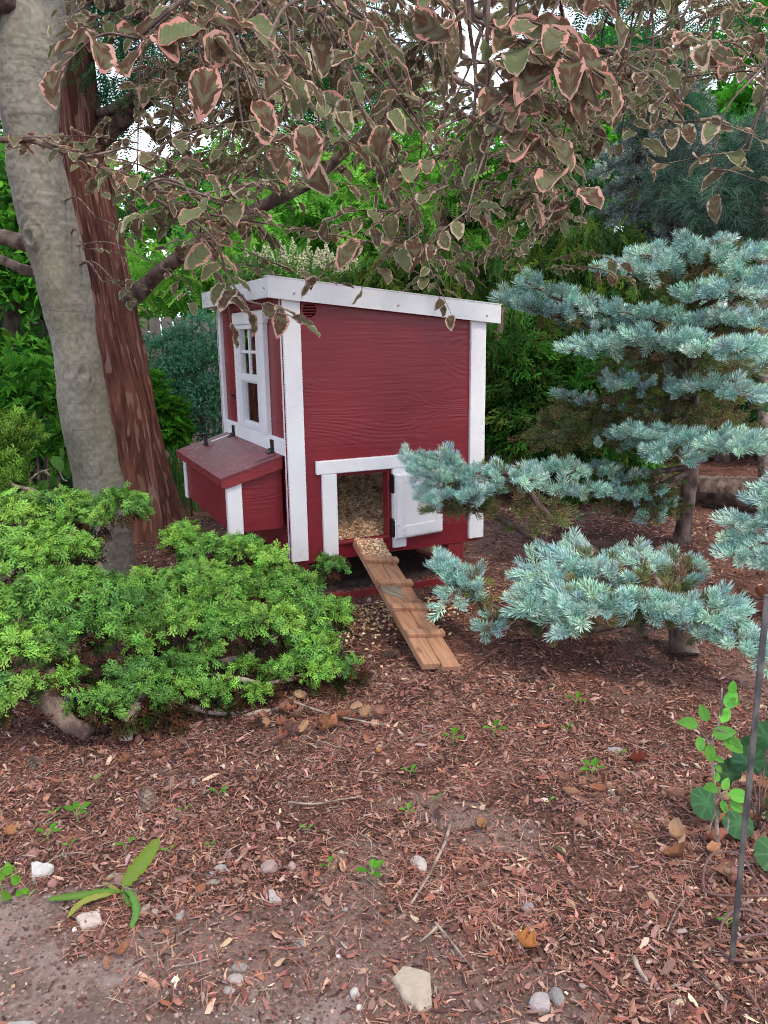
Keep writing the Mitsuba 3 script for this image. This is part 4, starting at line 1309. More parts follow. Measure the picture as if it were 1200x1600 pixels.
MID = [((250, 300, 2.1), (400, 330, 1.75), 7, .08, .6), ((340, 320, 1.95), (440, 300, 1.8), 5, .078, .6), ((300, 310, 1.9), (330, 345, 1.8), 3, .075, .8), ((300, 350, 2.2), (385, 480, 1.95), 7, .075, .7), ((385, 470, 1.98), (470, 502, 1.9), 6, .07, .6), ((330, 400, 2.2), (360, 500, 2.05), 4, .07, .3),
       ((640, 370, 2.15), (500, 428, 2.0), 5, .085, .2), ((660, 360, 2.1), (570, 440, 1.95), 6, .075, .3), ((620, 330, 2.1), (480, 360, 1.95), 6, .07, .2), ((700, 290, 2.0), (560, 370, 1.85), 8, .078, .4), ((690, 240, 1.9), (600, 290, 1.8), 6, .075, .4), ((730, 330, 2.1), (660, 400, 2.0), 6, .07, .2),
       ((660, 390, 2.6), (705, 490, 2.4), 7, .06, .3), ((640, 420, 2.6), (690, 470, 2.5), 4, .06, .2), ((0, 222, 2.3), (75, 215, 2.2), 6, .06, .8), ((60, 222, 2.25), (175, 270, 2.15), 8, .062, .7), ((150, 258, 2.2), (260, 310, 2.1), 8, .062, .5), ((200, 230, 2.3), (320, 270, 2.1), 8, .066, .6),
       ((1010, 60, 2.2), (1130, 90, 2.0), 8, .075, .2), ((980, 100, 2.2), (1070, 190, 2.0), 9, .075, .2), ((960, 120, 2.3), (1010, 240, 2.15), 8, .07, .2), ((1050, 190, 2.1), (1190, 215, 1.95), 4, .07, .1), ((1170, 235, 2.1), (1045, 255, 1.9), 4, .075, .1), ((1165, 225, 2.1), (1120, 300, 2.0), 3, .07, .1), ((1110, 265, 2.0), (1180, 280, 1.95), 2, .07, .1),
       ((420, 120, 1.9), (530, 170, 1.75), 7, .07, .3), ((450, 180, 1.9), (560, 230, 1.8), 6, .072, .3), ((560, 60, 1.9), (540, 150, 1.8), 6, .07, .3), ((640, 120, 1.9), (600, 190, 1.8), 6, .075, .3), ((380, 200, 1.8), (470, 250, 1.7), 6, .08, .6), ((500, 200, 1.9), (400, 260, 1.75), 6, .08, .4), ((180, 440, 3.8), (215, 480, 3.7), 5, .07, .3), ((240, 410, 3.6), (300, 470, 3.4), 7, .07, .3),
       ((150, 340, 3.6), (200, 370, 3.5), 5, .055, .1), ((130, 390, 3.6), (190, 400, 3.5), 6, .055, .1), ((160, 440, 3.7), (230, 450, 3.5), 6, .06, .2), ((110, 240, 3.9), (160, 300, 3.7), 6, .055, .2), ((1000, 140, 2.2), (930, 200, 2.1), 6, .065, .2)]
for a, b, n, size, pink in NEAR + MID:
    a_, b_ = at(*a), at(*b)
    if a[0] < 260 and a[2] > 3:                            # short shoots straight from the grey trunk
        t_ = at(np.interp(a[1], [0, 300, 560], [90, 90, 150]), a[1] - 25, 4.62)
        twig.add(*tube(spline([t_, (t_ + a_) / 2 + V(0, 0, .05), a_], 10), np.linspace(.005, .0025, 10), 5))
    elif a[1] > -10:
        hang(a_, .0038, .0022)
    spray(a_, b_, n, size * (.82 if a[2] < 1.7 else .95), pink, low=-.30 if a[2] < 1.7 else -.42)
# the far, denser part of the crown: side branches with sprays
tries, made = 0, 0
while made < 42 and tries < 4000:
    tries += 1
    D = r_b.uniform(2.5, 4.9)
    px, py = r_b.uniform(120, 1230), r_b.uniform(-60, 470)
    if not in_poly(px, max(py, 0)) or (px < 250 and D < 3.2):
        continue
    end = at(px, py, D)
    c = hang(end, .0055, .0022, .5)
    made += 1
    for k in range(9):
        t = r_b.uniform(.35, 1.0)
        b = c[min(19, int(t * 19.9))]
        for _ in range(4):
            tip = b + V(r_b.normal() * .22, r_b.normal() * .22, r_b.uniform(-.22, .06))
            x, y, w = project(tip)
            if w > 1.6 and (in_poly(x, max(y, 0)) or y < 0):
                spray(b, tip, r_b.integers(7, 12), r_b.uniform(.055, .078), .25)
                break
tries, made = 0, 0
while made < 150 and tries < 20000:                       # short sprays that fill the crown between the branches
    tries += 1
    D = r_b.uniform(2.6, 5.2)
    px, py = r_b.uniform(150, 1230), r_b.uniform(-90, 480)
    if not in_poly(px, max(py, 0)) or (px < 250 and D < 3.4):
        continue
    made += 1
    b = at(px, py, D)
    spray(b, b + V(r_b.normal() * .17, r_b.normal() * .17, r_b.uniform(-.16, .03)), r_b.integers(7, 12), r_b.uniform(.055, .078), .2)
n = 2600
p, d = blob_points([(at(-420, 100, 4.6), (.9, 1.1, .7)), (at(-520, 300, 5.2), (.9, 1.0, .6)), (at(-500, 60, 3.6), (.9, 1.0, .6)), (at(-300, -250, 4.8), (.9, 1.0, .6)), (at(-640, 420, 4.4), (.8, .9, .5))], n, r_b)
x, y, w = project(p)
p, d = p[(x < -40) | (y < -60)], d[(x < -40) | (y < -60)]
leaf_pos += list(p)
leaf_R += list(frames(d + V(0, 0, -.4), V(0, 0, 1) + r_b.normal(size=d.shape) * .4))
leaf_size += list(r_b.uniform(.06, .085, len(p)))
leaf_id += list(64 * (r_b.random(len(p)) > .3) + r_b.integers(0, 64, len(p)))
for a_ in ((-420, 100, 4.6), (-520, 300, 5.2), (-500, 60, 3.6), (-300, -250, 4.8), (-640, 420, 4.4)):
    b_, e_ = at(40, 20, 4.6), at(*a_)
    twig.add(*tube(spline([b_, (b_ + e_) / 2 + V(0, 0, .25), e_], 16), np.linspace(.05, .012, 16), 7))
leaf_pos, leaf_R, leaf_size, leaf_id = np.array(leaf_pos), np.array(leaf_R), np.array(leaf_size), np.array(leaf_id, float)
x, y, w = project(leaf_pos)
seen_ = (x > -20) & (x < 1220) & (y > -30) & (y < 600)
order = np.argsort(-np.where(seen_, leaf_size / np.maximum(w, .1), 0))
single, rest = order[:300], order[300:]
LEAF_PLY = {}
for j, k in enumerate(single):
    s, i = int(j % 7), int(leaf_id[k])
    if (s, i) not in LEAF_PLY:
        p = BLV[s]
        LEAF_PLY[s, i] = mikit.ply((p[0], p[1]), 'm_beech_leaf', True, uv=p[3] + V(i, 0))
    M = np.eye(4)
    M[:3, :3] = leaf_R[k] * leaf_size[k]
    M[:3, 3] = leaf_pos[k]
    scene[num(BT + '__leaf')] = {**LEAF_PLY[s, i], 'to_world': T(M)}
fm = MB()
for s in range(7):
    q = rest[rest % 7 == s]
    p = BLOW[s]
    scatter(fm, p, leaf_R[q], leaf_pos[q], leaf_size[q], None, leaf_id[q])
fm.build(BT + '__foliage', 'm_beech_leaf', True)
tag(BT + '__foliage', kind='stuff')
twig.build(BT + '__twigs', 'm_brown_bark', True)
tag(BT + '__twigs', kind='stuff')

# ------------------------------------------------------------------ mulch and litter
r_m = np.random.default_rng(51)


def visible_ground(n, r, d0=1.15, d1=6.5, power=1.0, margin=60):
    """n points of the ground spread evenly over the seen floor, thinning with distance."""
    out = []
    k = 0
    while k < n:
        m = (n - k) * 2 + 100
        u = r.random(m)
        D = (d0 ** power + u * (d1 ** power - d0 ** power)) ** (1 / power)
        a = YAW + r.uniform(-.62, .62, m)
        p = np.stack([EYE[0] + np.sin(a) * D, EYE[1] + np.cos(a) * D], -1)
        x, y, w = project(np.column_stack([p, np.zeros(m)]))
        p = p[(x > -margin) & (x < 1200 + margin) & (y < 1700)]
        out.append(p)
        k += len(p)
    return np.vstack(out)[:n]


def bareness(p):
    s = path_depth(p[:, 0], p[:, 1]) + (meshkit.fbm(np.column_stack([p * 13, np.full(len(p), 4.0)]), 3) - .5) * .22
    return np.clip((s + .06) / .12, 0, 1)


def keep_mulch(p, r):
    b = bareness(p)
    patch = meshkit.fbm(np.column_stack([p * 2.3, np.full(len(p), 7.0)]), 3, 9)
    thin = np.clip((patch - .52) / .14, 0, 1) * .6
    under = (p[:, 0] > -.02) & (p[:, 0] < L - .08) & (p[:, 1] > -.035) & (p[:, 1] < W)
    return (r.random(len(p)) > np.maximum(np.maximum(b * .985, thin), np.clip((worn(p[:, 0], p[:, 1]) + (meshkit.fbm(np.column_stack([p * 17, np.full(len(p), 2.0)]), 3) - .5) * 1.1 - .30) / .5, 0, 1) * .62)) & ~under


def on_ground(p, dz):
    return np.column_stack([p, ground_z(p[:, 0], p[:, 1]) + dz])


def chip_proto(r, w=.28, h=.10):
    v = np.array([[-w * .3, 0, 0], [w * .35, .03, 0], [-w * .5, .35, h * .4], [w * .5, .4, h * .3], [-w * .45, .72, h * .35], [w * .42, .66, h * .5], [-w * .1, 1, 0], [w * .2, .94, .02], [0, .5, h]], float)
    v += r.normal(size=v.shape) * [.04, .03, .03]
    v[:, 1] -= .5
    f = np.array([[0, 1, 8], [1, 3, 8], [3, 5, 8], [5, 7, 8], [7, 6, 8], [6, 4, 8], [4, 2, 8], [2, 0, 8]])
    return v, f


FAR_CHIP = (np.array([[-.14, -.5, 0], [.16, -.46, 0], [.12, .5, 0], [-.13, .44, 0], [0, 0, .12]], float), np.array([[0, 1, 4], [1, 2, 4], [2, 3, 4], [3, 0, 4]]))
CHIPS = [chip_proto(r_m, w, h) for w, h in ((.20, .09), (.30, .11), (.15, .08), (.40, .10), (.12, .07))]
PAL = [(.235, .112, .088), (.31, .175, .138), (.125, .056, .045), (.42, .27, .205), (.225, .130, .110), (.062, .030, .026), (.50, .36, .265), (.30, .225, .205), (.255, .098, .070)]
PW = np.array([5, 4, 5, 1.7, 4, 4, .7, 1.3, 4])


def chip_colours(n, r):
    return np.clip(np.array(PAL)[r.choice(len(PAL), n, p=PW / PW.sum())] * np.exp(r.normal(0, .20, (n, 1))) * np.exp(r.normal(0, .06, (n, 3))), .01, .8)


mul = MB()
for n, d0, d1, pw, s0, s1 in ((46000, 1.15, 3.0, 1.6, .007, .038), (26000, 2.8, 6.0, 1.5, .012, .040), (9000, 5.5, 10.5, 1.5, .03, .06)):
    p = visible_ground(n, r_m, d0, d1, pw)
    p = p[keep_mulch(p, r_m)]
    m = len(p)
    sz = s0 + (s1 - s0) * r_m.random(m) ** 2.6
    ax = unit(m, r_m) * V(1, 1, .38)
    pos = on_ground(p, r_m.uniform(.001, .008, m))
    col = chip_colours(m, r_m)
    kind = r_m.integers(0, 5, m)
    for k in range(5):
        q = kind == k
        scatter(mul, CHIPS[k] if d0 < 2 else FAR_CHIP, frames(ax[q], V(0, 0, 1) + r_m.normal(size=(q.sum(), 3)) * .38), pos[q], sz[q], col[q])
p = visible_ground(45000, r_m, 1.1, 3.4, 1.6)               # fine dust of the same bark
q = r_m.random(len(p)) < .35 + .65 * keep_mulch(p, r_m)
p = p[q]
m = len(p)
scatter(mul, flake, frames(unit(m, r_m) * V(1, 1, .4), unit(m, r_m) * .5 + V(0, 0, 1)), on_ground(p, .002), .002 + .005 * r_m.random(m) ** 1.5, chip_colours(m, r_m) * .95)
p = visible_ground(190, r_m, 1.15, 4.0, 1.6)               # coarse pieces, each a thing
p = p[keep_mulch(p, r_m)]
for k in range(len(p)):
    cb_ = MB()
    scatter(cb_, CHIPS[k % 5], frames(unit(1, r_m) * V(1, 1, .2), (V(0, 0, 1) + r_m.normal(size=3) * .25)[None]), on_ground(p[k:k + 1], .010), [r_m.uniform(.032, .060)], chip_colours(1, r_m) * .9)
    key = num('bark_chip')
    cb_.build(key, 'm_matte')
    tag(key, 'coarse bark chip lying loose on the shredded mulch', 'bark chip', 'coarse chips on the mulch')
mul.build('bark_mulch', 'm_matte')
tag('bark_mulch', 'red brown shredded bark mulch covering the garden bed', 'mulch', kind='stuff')
# shreds and fallen needles
sh = MB()
strand = (np.array([[-.012, -.5, 0], [.012, -.5, 0], [-.014, -.17, .03], [.014, -.17, .03], [-.013, .17, .025], [.013, .17, .025], [0, .5, 0], [.0, .5, .004]], float), np.array([[0, 1, 3], [0, 3, 2], [2, 3, 5], [2, 5, 4], [4, 5, 6]]))
n = 46000
p = visible_ground(n, r_m, 1.15, 4.5, 1.6)
p = p[keep_mulch(p, r_m)]
clump = meshkit.fbm(np.column_stack([p * 3.1, np.zeros(len(p))]), 2, 21)
p = p[r_m.random(len(p)) < np.clip((clump - .30) * 4, .25, 1)]
m = len(p)
for bend in (0, .12, -.15):
    v = strand[0].copy()
    v[:, 0] += bend * (v[:, 1] ** 2 - .1)
    q = r_m.random(m) < .40
    scatter(sh, (v, strand[1]), frames(unit(q.sum(), r_m) * V(1, 1, .16), V(0, 0, 1) + r_m.normal(size=(q.sum(), 3)) * .4), on_ground(p[q], r_m.uniform(.005, .013, q.sum())), r_m.uniform(.018, .058, q.sum()),
            tint([(.32, .12, .082), (.25, .105, .080), (.40, .20, .145), (.18, .085, .07), (.38, .27, .22)], q.sum(), .2, .06, r_m))
sh.build('fallen_needles', 'm_matte')
tag('fallen_needles', 'rusty conifer needles and bark shreds strewn over the mulch', 'needle litter', kind='stuff')
# crumbs of soil on the bare track
cr = MB()
p = visible_ground(20000, r_m, 1.1, 2.4, 1.6)
b = bareness(p)
p = p[r_m.random(len(p)) < .25 + .75 * b]
m = len(p)
scatter(cr, octa, frames(unit(m, r_m)), on_ground(p, .0005), r_m.random(m) ** 3 * .0065 + .0012, tint([(.14, .098, .088), (.18, .132, .120), (.09, .060, .052), (.24, .18, .165)], m, .15, .03, r_m))
cr.build('soil_crumbs', 'm_matte')
tag('soil_crumbs', 'crumbs of grey brown soil on the bare dirt', 'soil', kind='stuff')


def stone_mesh(r, flat=.55, angular=.25, sub=2):
    m = trimesh.creation.icosphere(sub, 1.0)
    v = m.vertices
    planes = unit(9, r)
    for d in planes:
        h = r.uniform(.62, .95)
        t = v @ d
        v = v - np.maximum(t - h, 0)[:, None] * d * (1 - angular * .2)
    v = v + (meshkit.fbm(v * 2.2 + r.uniform(0, 9, 3), 3) - .5)[:, None] * v * .35
    v[:, 2] *= flat
    m.vertices = v
    return m


scene['m_stone_vc'] = bumped(P(VC, .85, specular=.25), proc(lambda p, n, uv: fbm(p.x * 160, p.y * 160, p.z * 160, 3) * .003, .001))


def stone(px, py, w, h, label, col, flat=.5, rz=None, group=None, poly=None):
    c = gpt(px, py)
    D = np.linalg.norm(c - EYE)
    a, b = w / 2.25 * D / FOC, h / 2.25 * D / FOC
    r = np.random.default_rng(int(px * 7 + py))
    if poly is not None:                                     # an angular slab with the outline seen, flat on the ground
        P0 = np.array([gnd(x, y)[:2] for x, y in poly])
        z0 = c[2]
        top = np.column_stack([P0.mean(0) + (P0 - P0.mean(0)) * .90, z0 + flat + r.uniform(-.003, .003, len(P0))])
        mid = np.column_stack([P0, np.full(len(P0), z0 + flat * .55)])
        low = np.column_stack([P0, np.full(len(P0), z0 - .02)])
        m = trimesh.convex.convex_hull(np.vstack([top, mid, low]))
        m = m.subdivide().subdivide().subdivide()
        v = m.vertices
        m.vertices = v + (meshkit.fbm(v * 70, 3) - .5)[:, None] * V(.006, .006, .007)
    else:
        m = stone_mesh(r, 1.0)
        vertical = max(b * 1.15, a * .5)
        m.vertices = m.vertices * V(a, vertical, min(a, b) * flat * 1.3)
        m.apply_transform(trimesh.transformations.rotation_matrix(-YAW + (r.uniform(-.5, .5) if rz is None else rz), [0, 0, 1]))
        m.apply_translation(c + V(0, 0, min(a, b) * flat * .15))
    key = num('stone')
    col = np.array(col, float)
    cv = col * (.75 + .5 * meshkit.fbm(m.vertices * 90, 3, 5))[:, None]
    scene[key] = mikit.ply(m, 'm_stone_vc', True, color=np.clip(cv, 0, 1))
    tag(key, label, 'stone', group)


stone(645, 1553, 66, 66, 'large tan angular rock with a mossy edge, alone on the bare soil', (.33, .275, .22), .014, poly=[(613, 1540), (630, 1521), (672, 1534), (675, 1580), (656, 1591), (632, 1572)])
stone(845, 1570, 34, 36, 'smooth grey mauve stone lying in the mulch, right of the tan angular rock', (.30, .26, .265), .5)
stone(872, 1560, 26, 34, 'dark grey crumbly stone beside the smooth mauve stone', (.20, .18, .18), .5)
stone(60, 1358, 36, 24, 'white triangular stone at the edge of the mulch near the curled seedlings', (.44, .42, .41), .014, poly=[(48, 1346), (62, 1350), (84, 1353), (72, 1362), (50, 1370)])
stone(140, 1432, 38, 28, 'pale pink flat stone half under the yellowing weed leaf', (.42, .345, .32), .012, poly=[(118, 1432), (154, 1420), (160, 1442), (128, 1450)])
stone(50, 1330, 20, 18, 'dull red stone above the white triangular stone', (.24, .13, .125), .6)
stone(82, 1376, 15, 14, 'small round red stone below the white triangular stone', (.25, .135, .12), .8)
stone(187, 1372, 20, 20, 'dark red stone tucked behind the upright weed leaf', (.20, .115, .105), .7)
stone(176, 1364, 20, 10, 'olive grey pebble beside the dark red stone', (.22, .19, .14), .7)
stone(281, 1370, 22, 16, 'maroon stone right of the upright weed leaf', (.235, .135, .13), .6)
stone(227, 1418, 14, 20, 'small upright grey pebble right of the drooping weed leaf', (.27, .23, .22), .8)
stone(243, 1424, 14, 13, 'rounded grey pebble right of the upright pebble', (.29, .26, .25), .8)
stone(281, 1424, 13, 22, 'long grey pebble standing on the dirt edge', (.27, .25, .25), .8)
stone(345, 1350, 22, 16, 'grey stone topmost of a small cluster on the mulch', (.28, .25, .245), .6)
stone(330, 1360, 20, 14, 'grey flat stone left in the small cluster on the mulch', (.26, .235, .23), .5)
stone(333, 1373, 26, 13, 'grey brown slab at the foot of the small cluster on the mulch', (.23, .19, .175), .5)
stone(420, 1352, 28, 28, 'mauve split stone alone on the mulch left of centre', (.27, .20, .19), .6)
stone(455, 1350, 18, 18, 'rounded mauve stone right of the split stone', (.28, .21, .20), .6)
stone(429, 1400, 22, 20, 'light grey wedge shaped stone on bare soil', (.32, .28, .27), .010, poly=[(419, 1390), (425, 1390), (440, 1407), (421, 1408)])
stone(655, 1350, 28, 36, 'grey oval stone beside the long curved stick', (.35, .31, .29), .5, rz=.5)
stone(471, 1470, 22, 14, 'slate grey leaf shaped pebble on the dirt', (.20, .21, .205), .5)
stone(374, 1512, 24, 16, 'dark grey stone topmost of three on the bare dirt', (.22, .205, .20), .7)
stone(368, 1532, 24, 18, 'pinkish grey stone in the middle of three on the bare dirt', (.30, .255, .25), .6)
stone(357, 1548, 22, 12, 'flat grey stone lowest of three on the bare dirt', (.26, .235, .235), .5)
stone(555, 1557, 16, 16, 'pale lumpy grey pebble on the soil left of the tan rock', (.40, .36, .34), .8)
stone(35, 1597, 60, 30, 'grey flat rock cut off by the bottom left corner', (.30, .28, .27), .4)
stone(272, 1531, 9, 11, 'bright white pebble on the dirt track', (.72, .70, .66), .9)
stone(562, 1578, 10, 9, 'white pebble below the pale lumpy pebble', (.70, .68, .65), .9)
stone(116, 1449, 7, 6, 'tiny white pebble below the pale pink flat stone', (.75, .73, .72), .9)
stone(529, 1493, 8, 8, 'tiny white pebble right of the slate grey pebble', (.70, .66, .62), .9)
stone(827, 1420, 22, 18, 'blue grey stone half buried in mulch by the dry leaves', (.22, .21, .22), .5)
stone(960, 1164, 28, 15, 'blue grey stone in the mulch behind the rusty cone scale', (.24, .235, .24), .5)
stone(1012, 1521, 20, 16, 'dark red stone in the mulch near the metal stake', (.21, .11, .10), .6)
stone(690, 950, 9, 10, 'cream pebble on the base rail of the coop', (.62, .55, .46), .9)
stone(577, 938, 9, 8, 'pale pebble on the base rail beside the ramp', (.55, .48, .40), .9)
stone(1000, 850, 34, 16, 'pinkish rounded stone on the mulch under the tall spruce', (.26, .16, .14), .6)
stone(1035, 862, 26, 14, 'pinkish stone close to the bare spruce trunk', (.28, .17, .15), .6)
for (px, py) in [(720, 1478), (600, 1505), (130, 1488), (200, 1545), (330, 1480), (410, 1440), (540, 1420), (700, 1420), (760, 1530), (480, 1590), (910, 1540), (960, 1440)]:
    stone(px, py, 8 + (px * 7 % 6), 7 + (py * 5 % 5), 'small grey pebble scattered over mulch and dirt', (.24 + .1 * (px % 3) / 3, .21 + .08 * (px % 3) / 3, .20 + .07 * (px % 3) / 3), .8, group='small grey pebbles')


# dry leaves, sticks, cones, sprouts
def dry_leaf_mesh(r, lobed=False):
    nx_, ny_ = 6, 8
    us, vs = np.linspace(-1, 1, nx_ + 1), np.linspace(0, 1, ny_ + 1)
    cu, cl = r.uniform(1.0, 3.2), r.uniform(.4, 2.0)
    v = []
    for y in vs:
        w = .36 * math.sin(math.pi * min(1, .05 + .94 * y)) ** .7 * (1 + (.30 * math.cos(y * 19) if lobed else 0))
        for u in us:
            x = u * w
            v.append([x * math.cos(cu * abs(x)), y - .5, cu * x * x * 1.5 + cl * (y - .5) ** 2 * .8 + .05 * math.sin(u * 6 + y * 9) + .03 * math.sin(y * 17 + u * 3)])
    f = []
    for j in range(ny_):
        for i in range(nx_):
            a = j * (nx_ + 1) + i
            f += [[a, a + 1, a + nx_ + 2], [a, a + nx_ + 2, a + nx_ + 1]]
    return np.array(v), np.array(f)


r_l = np.random.default_rng(61)
LEAVES = [dry_leaf_mesh(r_l, k % 3 == 0) for k in range(6)]
scene['m_dry_leaf'] = {'type': 'principledthin', 'base_color': VC, 'roughness': .6, 'diff_trans': .35, 'eta': 1.3}


def dry_leaf(px, py, size_px, label, col, group=None, dz=.012, lift=.4):
    c = gpt(px, py, dz)
    D = np.linalg.norm(c - EYE)
    p = LEAVES[r_l.integers(0, 6)]
    mb = MB()
    scatter(mb, p, frames(unit(1, r_l) * V(1, 1, .3), (V(0, 0, 1) + r_l.normal(size=3) * lift)[None]), c[None], [size_px * .86 * D / FOC], tint(col, 1, .12, .05, r_l))
    key = num('dry_leaf')
    mb.build(key, 'm_dry_leaf', True)
    tag(key, label, 'dry leaf', group)


TANS = [(.36, .185, .115), (.30, .14, .085), (.44, .26, .18), (.27, .12, .075), (.24, .13, .10)]
dry_leaf(818, 1488, 38, 'orange brown lobed leaf lying alone on the mulch above the mauve stone', (.42, .165, .062), dz=.016, lift=.2)
dry_leaf(998, 1188, 30, 'rust red curled leaf on the mulch left of the sapling', (.27, .085, .05))
dry_leaf(190, 1487, 26, 'long brown leaf on the bare dirt track', (.30, .145, .09))
dry_leaf(172, 1504, 24, 'tan leaf below the long brown leaf on the dirt', (.36, .20, .14))
dry_leaf(14, 1303, 28, 'orange brown leaf on the mulch at the left edge', (.36, .17, .09))
dry_leaf(594, 1176, 16, 'small orange leaf standing in the mulch below the ramp', (.45, .19, .08))
dry_leaf(755, 1300, 30, 'curled tan leaf in the mulch below centre', (.36, .18, .10))
dry_leaf(880, 1330, 22, 'pale green dry leaf on bare soil', (.30, .25, .15))
for px, py in [(935, 1240), (915, 1230), (890, 1248), (925, 1250), (880, 1225), (945, 1225)]:
    dry_leaf(px, py, 26, 'tan leaf in the little heap at the centre right of the mulch', TANS, 'leaf heap in the mulch')
for k in range(30):
    dry_leaf(r_l.uniform(395, 600), 1125 + r_l.normal() * 18, r_l.uniform(20, 34), 'curled tan leaf in the drift along the right foot of the cypress shrub', TANS, 'leaf drift by the cypress shrub', dz=r_l.uniform(.01, .035))
for k in range(26):
    dry_leaf(r_l.uniform(1040, 1200), r_l.uniform(1230, 1390), r_l.uniform(26, 44), 'curled tan leaf among those around the sapling and stake', TANS, 'leaves around the sapling', dz=r_l.uniform(.01, .03))
for k in range(16):
    dry_leaf(r_l.uniform(1130, 1200), r_l.uniform(930, 990), r_l.uniform(16, 30), 'reddish leaf on the shaded mulch at the right edge', [(.28, .12, .08), (.24, .09, .06)], 'leaves on the shaded mulch')
for k in range(10):
    dry_leaf(r_l.uniform(150, 330), 1160 + r_l.normal() * 14, r_l.uniform(14, 26), 'tan leaf along the front of the cypress shrub', TANS, 'leaves before the cypress shrub')
for k in range(16):
    px, py = r_l.uniform(20, 1180), r_l.uniform(1180, 1580)
    if path_depth(*gnd(px, py)[:2]) < -.05:
        dry_leaf(px, py, r_l.uniform(12, 24), 'small brown leaf scattered on the open mulch', TANS + [(.22, .12, .09)], 'leaves scattered on the mulch')


def stick(pts, r0, label, m='m_pale_bark', dz=.012, group=None, fork=None):
    c = spline([gpt(x, y, dz) for x, y in pts], 24)
    c[:, 2] += (meshkit.noise(c * 18, 3) - .3) * .012
    mb = MB()
    mb.add(*tube(c, np.linspace(r0, r0 * .55, 24), 7))
    if fork:
        i, (x, y) = fork
        e = gpt(x, y, dz + .006)
        mb.add(*tube(spline([c[i], (c[i] + e) / 2 + V(0, 0, .004), e], 8), np.linspace(r0 * .6, r0 * .35, 8), 6))
    key = num('stick')
    mb.build(key, m, True)
    tag(key, label, 'stick', group)


stick([(704, 1292), (694, 1325), (670, 1370), (642, 1415)], .0052, 'long curved bare stick right of the oval stone, thickest of the sticks')
stick([(680, 1450), (712, 1490), (742, 1526)], .0028, 'thin straight twig above the tan angular rock')
stick([(682, 1458), (656, 1485)], .0034, 'short pale twig crossing the thin straight twig')
stick([(450, 1258), (500, 1260), (565, 1249)], .0032, 'thin pale twig lying level on the mulch left of centre')
stick([(562, 1308), (580, 1322), (575, 1350), (556, 1372)], .0018, 'thin hooked twig on bare soil below the level twig')
stick([(862, 1275), (900, 1258), (945, 1252)], .003, 'reddish twig under the little leaf heap', 'm_rust')
stick([(215, 1469), (250, 1473), (300, 1450)], .0016, 'fine curved root on the dirt track', fork=None)
stick([(195, 1395), (240, 1405), (270, 1430), (280, 1458)], .002, 'thin bent twig right of the weed', 'm_brown_bark')
stick([(70, 1350), (95, 1338), (130, 1330)], .0026, 'grey twig above the weed, left of it', fork=(12, (110, 1352)))
stick([(150, 1385), (185, 1386), (200, 1400)], .002, 'thin twig across the root of the weed')
stick([(240, 1346), (300, 1365), (352, 1372)], .003, 'purplish twig reaching right from the upright weed leaf', 'm_rust')
stick([(272, 1516), (300, 1512), (328, 1504)], .0022, 'pale tan twig on the dirt by the white pebble')
stick([(460, 1105), (530, 1125), (600, 1140)], .005, 'bare grey twig reaching out of the cypress shrub to the right', dz=.03, fork=(10, (585, 1112)))
stick([(640, 1160), (700, 1140), (716, 1120), (722, 1060)], .0022, 'thin bent stem standing in the mulch below the ramp', 'm_brown_bark')
stick([(1030, 1234), (1068, 1234)], .0028, 'pale straight stick left of the sapling')
stick([(1042, 1462), (1056, 1430), (1068, 1412)], .002, 'pale thin twig left of the stake foot')
stick([(990, 1500), (1000, 1525), (1010, 1545)], .006, 'grey thick twig beside the dark red stone')
stick([(1075, 1510), (1120, 1555), (1170, 1590)], .003, 'long brown twig below the stake foot', 'm_brown_bark')
stick([(1155, 1540), (1185, 1580), (1200, 1600)], .0032, 'purplish twig in the bottom right corner', 'm_rust')
stick([(865, 860), (800, 835), (760, 800)], .008, 'brown fallen branch under the silver spruce bough', 'm_brown_bark', dz=.05)
stick([(860, 800), (930, 870), (950, 885)], .003, 'thin dead twig on the mulch under the tall spruce', 'm_brown_bark', dz=.02)


def pine_cone(px, py, lpx, label):
    c = gpt(px, py, .012)
    D = np.linalg.norm(c - EYE)
    s = lpx * D / FOC
    mb = MB()
    d = unit(1, r_l)[0] * V(1, 1, .25)
    R0 = frames(d[None])[0]
    core = trimesh.creation.icosphere(2, 1.0)
    mb.add(core.vertices * V(.16, .42, .16) * s @ R0.T + c, core.faces, (.05, .03, .025))
    n = 70
    t = (np.arange(n) + .5) / n
    a = np.arange(n) * 2.39996
    rad = np.sin(np.pi * (.08 + .86 * t)) ** .7 * .19
    loc = np.stack([np.cos(a) * rad, t * .9 - .45, np.sin(a) * rad], -1)
    axd = np.stack([np.cos(a), 0 * a + .5, np.sin(a)], -1)
    sc = (np.array([[-.5, 0, 0], [.5, 0, 0], [.55, .7, .05], [0, 1, .12], [-.55, .7, .05], [0, .5, .16]], float), np.array([[0, 1, 5], [1, 2, 5], [2, 3, 5], [3, 4, 5], [4, 0, 5]]))
    scatter(mb, sc, R0[None] @ frames(axd, axd * 0 + V(0, 1, 0)), c + loc * s @ R0.T, .15 * s, tint([(.20, .14, .115), (.27, .20, .165)], n, .2, .04, r_l))
    key = num('pine_cone')
    mb.build(key, 'm_matte')
    tag(key, label, 'pine cone')


pine_cone(231, 1250, 40, 'open grey brown cone on the mulch below the cypress shrub')
pine_cone(610, 1026, 30, 'open cone lying at the left side of the ramp foot')
pine_cone(52, 1190, 30, 'grey cone on the mulch in front of the thick cypress stem')


